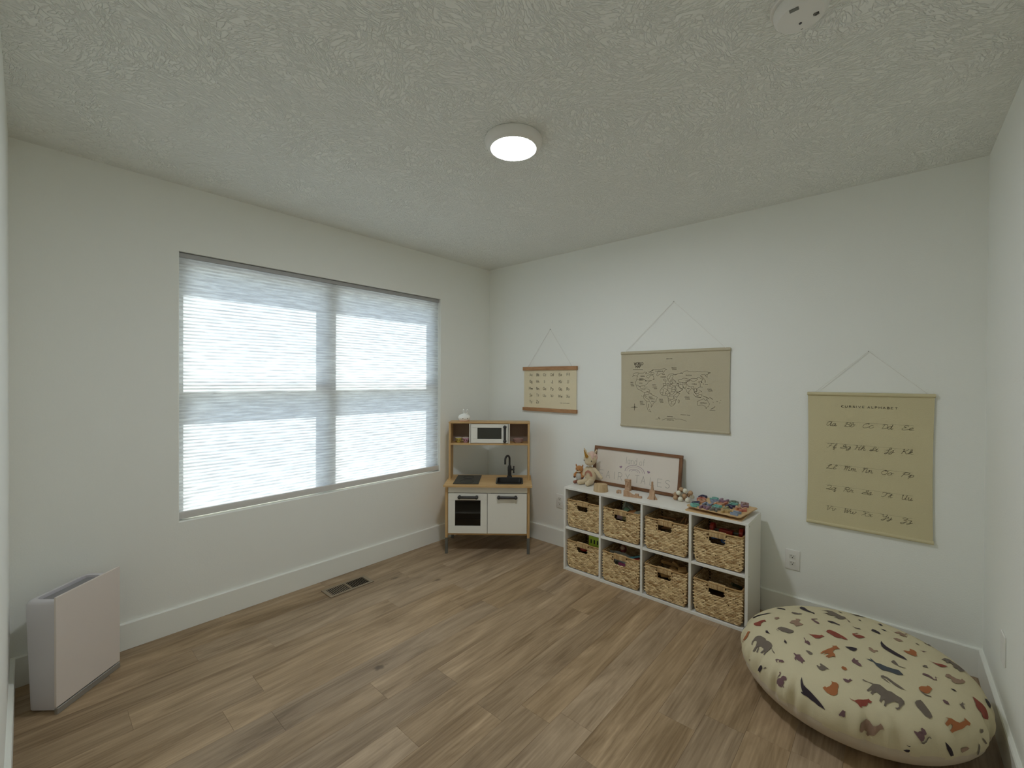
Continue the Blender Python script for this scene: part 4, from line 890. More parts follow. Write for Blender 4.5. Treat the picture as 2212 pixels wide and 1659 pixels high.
# wooden landmark toys
st = on_shelf('wooden_arena', -.275, -1.384, 'round ribbed wooden arena block in front of the sign', 'wooden toy', rz=R(25))
prof = [(0, 0), (.051, 0), (.0515, .0015), (.0465, .052), (.0455, .053), (.037, .053), (.036, .046), (0, .044)]
mb = MB(); n_ = 56; vs = []
for r0, z in prof[1:-1]:
    for i in range(n_):
        t = 2*PI*i/n_; g_ = .0011 if (i % 2 and .001 < z < .0525) else 0
        zz = z*(1-.12*(1+math.sin(t))/2) if z > .05 else z
        vs.append(((r0-g_)*math.cos(t), (r0-g_)*math.sin(t), zz))
m_ = len(prof)-2
mb.add(vs, [(i*n_+j, i*n_+(j+1) % n_, (i+1)*n_+(j+1) % n_, (i+1)*n_+j) for i in range(m_-1) for j in range(n_)]+[tuple(range(n_))[::-1], tuple((m_-1)*n_+j for j in range(n_))])
mb.build('arena_block', wood('pale_maple', 'c9b08a', 'b0936a', 2, 4., .6), st, smooth=30)
mo = on_shelf('wooden_stone_head', -.150, -1.522, 'upright wooden stone-head figure leaning near the sign', 'wooden toy', rz=R(-4))
side = [(0, 0), (.024, 0), (.024, .086), (.004, .087), (-.002, .083), (-.002, .072), (.004, .070), (-.004, .046), (.002, .043), (.002, .036), (-.001, .034), (-.001, .030), (.002, .028), (.0, .018), (.004, .014), (-.002, 0)]
Ms = Matrix(((0, 0, 1, 0), (1, 0, 0, 0), (0, 1, 0, 0), (0, 0, 0, 1)))
MB().prism([(y, z) for y, z in [(0, 0), (.026, 0), (.026, .080), (.0, .080), (.0, .070), (.004, .068), (.004, .040), (.001, .030), (.004, .024), (0, .014)]], -.018, .018, M=Ms).build('head_block', beech, mo)
MB().prism([(.003, .066), (-.006, .040), (.001, .036), (.004, .036)], -.0035, .0035, M=Ms).build('nose', beech, mo)
MB().box(-.019, .019, -.003, .022, .066, .081, .0015).build('brow', beech, mo)
Mf = Matrix(((1, 0, 0, 0), (0, 0, 1, 0), (0, 1, 0, 0), (0, 0, 0, 1)))
sp = on_shelf('wooden_sphinx_block', -.285, -1.566, 'low wooden block with a curved slope down to a small step', 'wooden toy', rz=R(14))
curve = [(.024+.048*t, .013+.027*(1-math.sin(t*PI/2))) for t in [i/8 for i in range(9)]]
MB().prism([(0, 0), (.118, 0), (.118, .010), (.098, .010), (.098, .013)]+curve[::-1]+[(.0, .040)], -.012, .014, M=Mf).build('slope_block', beech, sp)
MB().box(.074, .098, -.011, .013, .012, .024, .001).build('step_block', beech, sp)
ar = on_shelf('wooden_arch', -.245, -1.498, 'tiny stepped wooden arch just left of the sloped block', 'wooden toy', rz=R(20))
MB().prism([(0, 0), (.007, 0), (.007, .012), (.0105, .015), (.014, .012), (.014, 0), (.024, 0), (.024, .022), (0, .022)], -.01, .01, M=Mf).build('arch_block', beech, ar)
MB().box(-.007, 0, -.008, .008, 0, .018, .001).build('arch_step', beech, ar)
ei = on_shelf('wooden_tower', -.232, -1.742, 'slender wooden lattice-tower cut-out standing near the beads', 'wooden toy', rz=R(10))
h = .115
prf = lambda z: .0035+.030*math.exp(-z/.034)
L_ = [(-prf(h*i/14), h*i/14) for i in range(15)]
outer = L_+[(-x, z) for x, z in L_[::-1]]
inn = [(.021, 0), (.014, .014), (.009, .024), (0, .029), (-.009, .024), (-.014, .014), (-.021, 0)]
MB().prism(outer+inn, -.007, .007, M=Mf).build('tower_front', beech, ei)
MB().prism([(-.02, .0), (-.012, .0), (-.006, .045), (.006, .045), (.012, 0), (.02, 0), (.008, .06), (-.008, .06)], -.016, .016, M=Matrix(((0, 0, 1, 0), (1, 0, 0, 0), (0, 1, 0, 0), (0, 0, 0, 1)))).build('tower_cross_leg', beech, ei)
# beads
bd = on_shelf('bead_clutch', -.125, -1.908, 'cluster of white and natural wooden beads beside the sign corner', 'bead toy')
wb = mat('white_bead', 'ddd9c6', .45); nb = wood('natural_bead', 'c2a17c', 'a68461', 0, 6, .5)
for i, (dx, dz, dy, c) in enumerate(((-.017, .068, .006, 1), (.014, .068, -.012, 0), (.047, .060, -.010, 1), (-.026, .049, -.018, 0), (-.052, .030, .0, 1), (-.044, .0155, -.024, 1), (-.008, .0155, -.036, 0), (.010, .036, -.012, 1), (.036, .0155, -.030, 0), (.050, .032, .010, 0), (.005, .0155, .008, 1), (.030, .040, .012, 1), (-.022, .030, .016, 0))):
    MB().ell((dx, dy, dz), (.0152,)*3, 20, 14).build('bead', nb if c else wb, bd, smooth=180)

# puzzle boards and letters
pb = empty('puzzle_board', (-.340, -1.992, ST), -PI/2, 'lower thin plywood board under the letter puzzle', 'board')
MB().prism([(.008, 0), (.30, 0), (.308, .008), (.308, .27), (.30, .278), (.008, .278), (0, .27), (0, .008)], 0, .005).build('board_sheet', plywood, pb)
ub = empty('letter_puzzle_board', (-.316, -1.990, ST+.0215), -PI/2-R(7.0), 'upper plywood letter puzzle board crowned with coloured letters', 'puzzle board')
ZB = .0055
MB().prism([(.012, 0), (.297, 0), (.309, .012), (.309, .262), (.297, .274), (.012, .274), (0, .262), (0, .012)], 0, ZB).build('board_sheet', plywood, ub)
mb = MB()
for x, y in ((.07, .06), (.24, .06), (.24, .215), (.07, .215)): mb.box(x-.011, x+.011, y-.011, y+.011, -.0165, 0, .001)
mb.build('spacer', plywood, ub)
PC = dict(navy='3a3a5c', teal='74b0a4', mauve='937486', sage='7d8b7a', taupe='a98c86', coral='b9705c', peach='d09c78', blue='8795a8', grey='73736c', olive='8c8a62', yellow='b89c68')
LT = [('teal','C',-.295,-2.035,'at the front left corner'),('mauve','M',-.301,-2.098,'second in the front row'),('grey','X',-.304,-2.155,'in the middle of the front row'),('yellow','F',-.308,-2.216,'fourth in the front row'),('blue','Z',-.304,-2.265,'at the front right corner'),
('navy','A',-.238,-2.031,'just behind the teal front corner letter'),('blue','N',-.230,-2.091,'behind the mauve front row letter'),('teal','E',-.243,-2.148,'behind the grey front row letter'),('olive','L',-.236,-2.207,'behind the yellow front row letter'),('coral','Y',-.228,-2.275,'at the right edge behind the blue letter'),
('peach','B',-.180,-2.040,'at the left of the middle row'),('peach','H',-.178,-2.140,'in the centre of the board'),('navy','K',-.183,-2.205,'right of the centre peach letter'),('peach','W',-.190,-2.258,'at the right of the middle row'),
('coral','D',-.128,-2.026,'at the left edge near the wall'),('blue','G',-.127,-2.100,'in the second row out from the wall'),('coral','J',-.135,-2.155,'right of the blue second-row one'),('teal','P',-.130,-2.210,'right of the coral second-row one'),('mauve','V',-.129,-2.262,'at the right edge near the wall'),
('navy','R',-.072,-2.016,'at the wall side left corner'),('teal','S',-.072,-2.082,'second along the wall side'),('mauve','U',-.070,-2.138,'in the middle of the wall side'),('sage','Q',-.075,-2.197,'fourth along the wall side'),('taupe','T',-.075,-2.250,'at the wall side right corner')]
for c, ch, x, y, place in LT:
    r = empty('puzzle_letter', (x-.004, y, ST+.0215+ZB+.0003), -PI/2-R(7)-R(90)*0, '%s wooden puzzle letter %s of the board' % (c, place), 'puzzle letter', 'letters on the puzzle board')
    if len(r['label'].split()) > 16 or place.startswith(('in the centre', 'at the right of the middle', 'at the left of the middle')): r['label'] = '%s wooden puzzle letter %s%s' % (c, place, '' if 'board' in place else ' of the board')
    mb = MB(); g_ = glyph(UP, ch, 3); mx = max(a for s in g_ for a, b in s); k_ = .0040
    th = .013
    for s_ in g_:
        pts = [((a-mx/2)*k_*1.25, (b-5)*k_*1.15) for a, b in s_]
        for (a, b), (c2, d) in zip(pts, pts[1:]):
            L2 = math.hypot(c2-a, d-b)
            if L2 < 1e-6: continue
            an = math.atan2(d-b, c2-a); M = Matrix.Translation(((a+c2)/2, (b+d)/2, 0)) @ Matrix.Rotation(an, 4, 'Z')
            mb.box(-L2/2, L2/2, -.0056, .0056, 0, th, M=M)
        for a, b in pts: mb.cyl((a, b, 0), (a, b, th-.00005), .0056, n=12)
    mb.build('letter_piece', mat('letter_'+c, PC[c], .5), r)

# ================================================================== hanging posters
lin_map = mat('canvas_taupe', 'c4ba9f', .9, noise=(3, .08), bump=(420, .7)); lin_al = mat('canvas_cream', 'e6d9b8', .9, noise=(6, .10), bump=(300, .5)); lin_cu = mat('canvas_khaki', 'd2c7a0', .9, noise=(3, .08), bump=(420, .7))
print_ink = mat('print_ink', '45403a', .7); cordm = mat('hanging_cord', 'e4e2da', .8)
def sheet(parent, w, h, m, bow=.0, waist=0., wav=0.):
    mb = MB(); nx, nz = 20, 24; vs = []
    for j in range(nz+1):
        v = j/nz
        for i in range(nx+1):
            u = i/nx; wz = 1-waist*math.sin(PI*v); x = w/2+(u-.5)*w*wz
            vs.append((x, -.010-bow*math.sin(PI*v)*(1-(2*u-1)**2)+wav*math.sin(u*19+1)*.5*math.sin(PI*v), v*h))
    mb.add(vs, [(j*(nx+1)+i, j*(nx+1)+i+1, (j+1)*(nx+1)+i+1, (j+1)*(nx+1)+i) for j in range(nz) for i in range(nx)])
    return mb.build('canvas', m, parent, smooth=180)
def cord(parent, x0, x1, z, xn, zn, y=-.012):
    mb = MB()
    for a in (x0, x1): mb.tube([(a, y, z), ((a+xn)/2, y+.003, (z+zn)/2), (xn, -.006, zn)], .0013, 6)
    mb.build('cord', cordm, parent)
    MB().cyl((xn, -.009, zn), (xn, 0, zn), .0018, n=8).build('nail', dark_metal, parent)
# 1 alphabet with oak rails
a1 = wall_frame('alphabet_poster', -.449, 1.118, 'small cream alphabet poster held between two oak rails', 'poster')
sheet(a1, .553, .385, lin_al, wav=.0022).location.x = .003
for z0, z1 in ((.354, .385), (-.001, .029)):
    MB().box(-.005, .562, -.023, -.0125, z0, z1, .0012).build('rail', oakrail, a1)
    MB().box(-.005, .562, -.0095, -.002, z0, z1, .0012).build('rail', oakrail, a1)
cord(a1, .045, .512, .384, .285, .703, y=-.012)
mb = MB()
lx = [-.532, -.608, -.683, -.762, -.847, -.925]; lz = [1.4225, 1.364, 1.303, 1.244, 1.187]
for i, ch in enumerate('ABCDEFGHIJKLMNOPQRSTUVWXYZ'):
    t_ = ch+ch.lower(); wd_ = .010 if ch == 'I' else .015 if ch in 'JL' else .040 if ch in 'MW' else .029
    ribbons(mb, text_strokes(SANS, t_, -lx[i % 6]-.449-wd_/2, lz[i//6]-1.118, .023, width=wd_, gap=2.2, n=3), -.0135, .0021)
ribbons(mb, text_strokes(UP, 'THE ALPHABET', .845-.449, 1.1945-1.118, .0045, width=.098), -.0135, .0009)
mb.build('lettering', print_ink, a1)
# 2 world map
a2 = wall_frame('world_map_poster', -1.398, 1.048, 'taupe canvas world map poster above the framed sign', 'poster')
sheet(a2, .753, .553, lin_map, waist=.006)
for z in (.541, .008): MB().tube([(.0, -.010, z), (.377, -.010, z), (.755, -.010, z)], .0095, 12).build('dowel_hem', lin_map, a2, smooth=60)
cord(a2, .030, .728, .548, .389, .885)
SHEET2 = """2 14946,14671 15689,14662|1 14893,14152 14978,14218 15106,14205 14921,14272 14963,14351 15076,14417 15245,14437 15441,14401 15746,14412|1 15106,14205 15190,14231 15261,14164 15235,13966 15166,13807 15119,13674 15168,13555 15225,13410 15311,13239 15535,13177 15647,13074 15813,13012 15814,12894 15746,12722 15789,12580 15927,12427 16009,12391 16026,12014 16069,11807 16178,11657 16340,11626 16259,11700 16204,11840|1 15413,14401 15261,14244 15276,14151|1 15746,14412 15828,14490 15992,14449 15884,14372 16102,14370 16236,14486 16370,14459 16263,14408 16452,14291 16531,14355 16504,14432 16397,14459|2 16316,14550 16422,14626 16502,14638 16369,14562|1 16502,14625 16688,14661|1 16101,14487 16316,14511 16235,14538|1 16452,14291 16264,14292 16102,14266 15967,14176 16022,14098 16118,14032 16212,14149 16265,14240 16452,14239 16493,14149 16521,14020 16535,13930 16442,13929 16508,14020|1 15235,13966 15805,13928 15915,13889 15997,13837 16375,13878 16268,13851 16107,13760 15999,13603 15850,13523 15836,13470 15781,13496 15533,13466 15436,13413 15309,13530 15168,13555|2 15832,13928 15943,13850 15997,13837|1 15875,13797 15929,13811|1 15436,13413 15477,13466 15562,13256 15672,13311 15782,13339 15879,13301 15866,13209 15673,13206 15563,13178|1 15836,13470 15878,13392 16055,13408|1 15879,13288 16111,13253 16220,13190 16221,13060 16004,13081 15922,13001|1 15813,13012 15922,13001 16004,13081 16113,13032 16221,13008 16383,12921 16411,12832 16598,12785 16797,12688 16706,12531 16681,12376 16496,12266 16443,12109 16338,11963 16337,12053 16444,12084|1 15814,12894 16114,12850 16167,12955 16383,12883|1 15746,12722 15869,12817 16006,12743 15898,12687 15815,12737|1 15898,12687 16008,12560 16144,12539 16199,12385 16064,12328 16009,12391|1 16199,12385 16281,12284 16363,12158 16323,12053|2 16160,12201 16149,11941|1 15594,12784 15664,12707|1 16688,14636 17287,14704 17442,14652 17314,14603 17263,14502 17187,14401 17031,14364 16901,14301 16797,14186 16718,14264 16795,14430 16742,14533 16609,14547|1 17550,13945 17460,14071 17497,14172 17623,14322 17825,14359 18050,14295 18273,14356 18469,14367 18542,14342|1 17875,14346 17901,14271 18075,14270|1 17549,13995 17651,14021 17675,14146 17750,14271 17851,14246 17889,14146 17802,14046 17878,13996 17828,13921 17702,13971|1 17486,13970 17449,13844 17321,13793 17399,13717 17399,13616 17349,13540 17220,13513 17180,13665 17399,13667|1 17191,13944 17293,13995 17371,13919 17295,13843 17217,13893 17191,13944|1 17550,13945 17576,13819 17678,13820 17728,13895 17879,13871 18079,13822 18080,13722 17981,13697 17830,13720 17755,13620 17653,13719 17578,13668 17475,13693|1 17652,13820 17829,13796 17881,13671 17730,13644 17678,13770|1 17878,13996 17954,13921 18092,13822|1 17399,13616 17527,13643 17629,13593 17706,13494 17654,13593 17806,13620 17857,13521 18032,13523 18280,13501 18304,13600 18179,13698 18327,13724|3 18130,13710 18254,13674|1 17220,13488 17066,13307 16976,13153 16991,13000 17122,12850 17329,12843 17470,12860 17535,12735 17561,12610 17562,12459 17628,12260 17743,12101 17919,12147 18067,12352 18090,12503 18164,12580 18163,12729 18358,13007 18185,13028 18085,13150 18046,13274 18045,13473 17833,13420 17681,13468 17528,13542 17220,13488|1 17220,13488 17247,13361 17531,13214 17528,13517|1 17066,13307 17222,13259 17173,13030 17016,13052|1 17531,13214 17378,13085 17354,12882|1 17555,13366 17808,13295 17833,13420|1 17808,13295 17810,13094 17608,13065 17531,13214|1 17810,13094 18035,13124 18045,13473|1 17834,13270 18046,13274|1 17470,12860 17583,13014 17812,12919 17912,12971 18036,13099|1 17535,12735 17737,12817 17938,12822 17965,12623 17789,12567 17561,12610|1 17938,12822 18160,13027|1 17965,12623 18164,12580|1 17562,12459 17740,12490 17816,12418 17742,12265 17767,12215|1 17816,12418 18015,12525 18090,12503|1 17742,12265 17943,12248 18067,12352|1 17122,12850 17173,12979 17276,13032|1 17659,13041 17686,12865 17636,12814|1 17939,12722 18088,12776 18163,12729|1 17328,13008 17456,12960|1 18265,12360 18239,12483 18288,12584 18338,12511 18314,12337 18265,12360|1 18057,13473 18133,13275 18209,13078 18430,13182 18551,13282 18428,13379 18305,13476|1 18084,14282 18232,14344 18404,14379 18428,14441 18527,14329 18550,14440 18671,14513 18839,14547 18983,14485 19362,14457 19502,14492 19894,14452 20122,14450 20348,14389 20168,14378 20258,14342 20123,14284 20136,14094 20011,14189 19987,14296 19758,14262 19690,14190 19852,14118 19967,13951 20037,13832|1 20123,14284 20056,14260 20011,14189|1 19760,14142 19876,13975 19762,13855 19578,13794 19671,13734 19695,13590 19696,13470 19535,13384 19465,13323 19513,13203 19444,13129 19396,13176 19326,13127|1 19696,13458 19857,13449|1 19762,13855 19809,13735|2 19739,13831 19786,13735|1 18236,13897 18310,13947 18445,13935 18578,14046 18771,14034 19012,13949 19154,14034 19483,14022 19505,14094 19621,14094 19761,13998 19853,13975|1 19012,13949 19155,13852 19297,13816 19437,13901 19530,13974 19483,14022|1 18236,13897 18286,13798 18483,13750 18629,13726 18798,13777 18893,13826 19012,13949|2 18507,13726 18726,13703 18822,13777|1 18336,13724 18410,13626 18533,13627 18606,13579 18702,13629 18823,13679|1 18799,13679 18920,13509 19064,13462 19182,13488 19276,13489 19254,13343 19302,13247 19327,13078 19398,13007|1 18583,13480 18681,13334 18778,13286 18852,13092 18972,12973 18947,13119 19065,13267 19136,13366 19111,13438|1 19183,13391 19255,13246|1 18533,13578 18583,13381 18753,13384 18799,13630|1 18090,13598 18239,13599 18289,13451 18389,13329 18536,13258 18414,13157 18219,13053 18094,13100|1 18410,13626 18288,13575|1 18389,13329 18559,13357 18607,13480|1 19324,13369 19418,13394 19465,13298 19444,13129|1 19325,13344 19302,13175 19374,13055 19445,13008 19584,13036 19653,13134|1 19233,13003 19352,12861 19446,12803 19748,12776|2 19400,12802 19748,12764|1 19445,12936 19539,12866 19631,12965 19816,12946 19771,12825|1 19652,13278 19722,13183 19791,13184 19745,13112|1 19862,12875 20000,12831 20136,12788 20250,12696|2 19885,12876 20000,12831|2 20294,12792 20474,12668|1 20046,12785 20114,12763 20273,12673|1 19530,12517 19658,12557 19772,12633 19910,12685 19978,12664 20002,12593 20070,12560 20114,12692 20184,12528 20287,12366 20232,12198 20074,12120 19982,12211 19822,12276 19544,12240 19520,12408 19530,12517|1 20040,12082 20097,12049 20074,12096|2 20622,12203 20546,12118 20368,12027|1 20476,12491 20543,12470|2 20719,12547 20785,12538|1 20937,12602 20992,12615|1 20873,12448 20938,12462|1 20301,11952 20647,11946|2 19867,13688 19901,13640|1 19991,13880 20015,13737|1 19981,13641 20174,13631|1 16665,11129 16849,11154 16913,11311 16928,11184 16993,11226 16954,11135|1 17137,11108 17292,11156 17368,11224 17649,11255 18026,11303 18076,11219 18299,11245 18495,11233 18739,11175|1 18699,11197 18820,11119|1 14783,11911 15040,11939 15072,12185 15102,11947 15308,11929 15102,11904 15070,11679 15040,11904 14783,11911|2 14997,11921 15153,11928|2 15073,11999 15075,11839|2 18428,11555 18780,11558|2 18841,11554 19044,11544"""
TXT2 = """WORLD;15014,15003,15714,1.6|MAP;15144,14788,15536,1.6|ARCTIC;17771,14722,18121,1|OCEAN;17822,14621,18110,1|CANADA;15513,14151,15844,1|NORTH;15445,13966,15736,1|AMERICA;15404,13874,15737,1|USA;15434,13637,15656,1|GREENLAND;16795,14506,17186,1|ICELAND;17123,14300,17304,1|EUROPE;17021,14084,17395,1|NORTH;14754,13697,14954,1|PACIFIC;14755,13577,14984,1|OCEAN;14785,13457,15027,1|NORTH;16418,13529,16684,1|ATLANTIC;16433,13387,16751,1|OCEAN;16527,13273,16752,1|SOUTH;16170,12656,16412,1|AMERICA;16211,12541,16586,1|BRAZIL;16361,12378,16588,1|SOUTH;16929,12526,17177,1|ATLANTIC;16930,12424,17203,1|OCEAN;16996,12324,17217,1|SOUTH;15486,12333,15708,1|PACIFIC;15501,12228,15737,1|OCEAN;15530,12111,15834,1|SOUTH POLE;17495,11359,17900,1|ANTARCTICA;17484,11118,17977,1.2|RUSSIA;18770,14193,19140,1.2|ASIA;18737,13825,19013,1.2|CHINA;19157,13609,19463,1.2|INDIA;18850,13324,19017,1|PACIFIC;20155,13299,20413,1|OCEAN;20189,13181,20458,1|INDIAN;18698,12733,18998,1|OCEAN;18735,12611,19023,1|AUSTRALIA;19705,12379,20106,1.1|NORTH POLE;17415,15358,17824,1"""
mb = MB(); ox, oz = 1.398, 1.048
for s_ in SHEET2.split('|'):
    q = s_.split(); pts = [(int(a)/1e4-ox, int(b)/1e4-oz) for a, b in (t.split(',') for t in q[1:])]
    ribbons(mb, [pts], -.0107, (.0017, .0028, .0042)[int(q[0])-1])
for s_ in TXT2.split('|'):
    t_, r_ = s_.split(';'); x0, z0, x1, w_ = r_.split(','); x0, z0, x1 = int(x0)/1e4-ox, int(z0)/1e4-oz, int(x1)/1e4-ox; w_ = float(w_)
    n_ = len(t_); hh = min(.010, (x1-x0)/n_*1.25) if w_ < 1.5 else .019
    ribbons(mb, text_strokes(UP, t_, x0, z0, hh, width=x1-x0, gap=3 if w_ < 1.5 else 2, n=2), -.0109, .0011 if w_ < 1.5 else .0030)
mb.build('map_print', mat('map_ink', '5a5242', .7), a2)
# 3 cursive alphabet
a3 = wall_frame('cursive_alphabet_poster', -2.561, .585, 'large khaki cursive alphabet poster nearest the right corner', 'poster')
sheet(a3, .518, .742, lin_cu, waist=.018)
MB().tube([(-.002, -.010, .732), (.26, -.010, .732), (.521, -.010, .732)], .0095, 12).build('dowel_hem', lin_cu, a3, smooth=60)
MB().tube([(.0, -.010, .008), (.26, -.010, .008), (.520, -.010, .008)], .0095, 12).build('dowel_hem', lin_cu, a3, smooth=60)
cord(a3, .030, .496, .738, .264, .962)
mb = MB()
ribbons(mb, text_strokes(UP, 'CURSIVE ALPHABET', 2.714-2.561, 1.2455-.585, .010, width=.228, gap=6), -.0109, .0019)
rows = ['A B C D E', 'F G H I J K', 'L M N O P', 'Q R S T U', 'V W X Y Z']; rz_ = [1.141, 1.020, .903, .787, .672]
for ro, z_ in zip(rows, rz_):
    L3 = ro.split(); x0, x1 = 2.647, 3.003; n_ = len(L3); wd_ = .046
    for i, ch in enumerate(L3):
        x_ = x0+(x1-x0-wd_)*i/(n_-1)
        ww_ = wd_*(1.22 if ch in 'MW' else .8 if ch in 'IJ' else 1)
        ribbons(mb, text_strokes(CU, ch+ch.lower(), x_-2.561, z_-.585, .0235, width=ww_, gap=.2, slant=.22, n=4), -.0109, .0015)
    ribbons(mb, [[(x0-2.561, z_-.585+.0245), (x1-2.561+.0, z_-.585+.0245)]], -.0108, .0005)
mb.build('lettering', mat('cursive_ink', '6a6250', .7), a3)

# ================================================================== round floor cushion
p_ = (-0.6202, -2.797, 0.4173, 0.4177, 0.6982, 0.1527, 0.1312, 3.7541, -0.0216, -0.0699, 2.0237)
def cushF(q):
    cx, cy, a, b, rot, zm, ht, e, tx, ty, pe = p_
    X, Y, Z = q; x = X*math.cos(rot)+Y*math.sin(rot); y = -X*math.sin(rot)+Y*math.cos(rot)
    z = Z/(1+tx*X+ty*Y)-zm; z /= ht if z > 0 else zm
    return math.hypot(x/a, y/b)**e+abs(z)**pe-1
SEAM = .122; rgw = random.Random(5); PK = [(2*PI*i/46+rgw.uniform(-.04, .04), rgw.uniform(.2, 1.)**1.3, rgw.uniform(.03, .06)) for i in range(46)]
def cush(d, seam=True):
    """surface point of the cushion along direction d from its centre (0,0,zm), with puckers"""
    lo, hi = .05, .62
    for _ in range(22):
        m_ = (lo+hi)/2
        if cushF((d.x*m_, d.y*m_, p_[5]+d.z*m_)) <= 0: lo = m_
        else: hi = m_
    q = Vector((d.x*lo, d.y*lo, p_[5]+d.z*lo)); az = math.atan2(d.y, d.x)
    z = q.z; env = math.exp(-((z-.150)/.055)**2)
    dd = 0
    for a, am, wd_ in PK:
        da = (az-a+PI) % (2*PI)-PI
        if abs(da) < .2: dd -= am*math.exp(-(da/wd_)**2)
    front = .55+.45*math.cos(az-R(170))
    q += Vector((d.x, d.y, .3)).normalized()*(dd*.030*env*front)
    if seam: q += d*(-.0022*math.exp(-((z-SEAM)/.006)**2))        # seam groove
    q.z = max(q.z, .0005)
    return q
cu = empty('floor_cushion', (p_[0], p_[1], 0), 0, 'big round cream floor cushion printed with animals in the right corner', 'floor cushion')
na, nb_ = 440, 150; vs = []; mb = MB()
for j in range(nb_+1):
    ph = -PI/2+PI*j/nb_
    for i in range(na):
        a = 2*PI*i/na; d = Vector((math.cos(ph)*math.cos(a), math.cos(ph)*math.sin(a), math.sin(ph))); vs.append(cush(d))
fs = []; mis = []
mb.add(vs, [(j*na+i, j*na+(i+1) % na, (j+1)*na+(i+1) % na, (j+1)*na+i) for j in range(nb_) for i in range(na)])
for idx, f in enumerate(mb.f):
    zz = sum(mb.v[i][2] for i in f)/4; mb.mi[idx] = 1 if zz < SEAM else 0
cush_m = mat('cushion_cotton', 'cfc4a2', .9, bump=(500, .4), noise=(4, .05)); cush_b = mat('cushion_gusset', 'c6b8a2', .9, bump=(500, .4))
mb.build('cover', [cush_m, cush_b], cu, smooth=180)
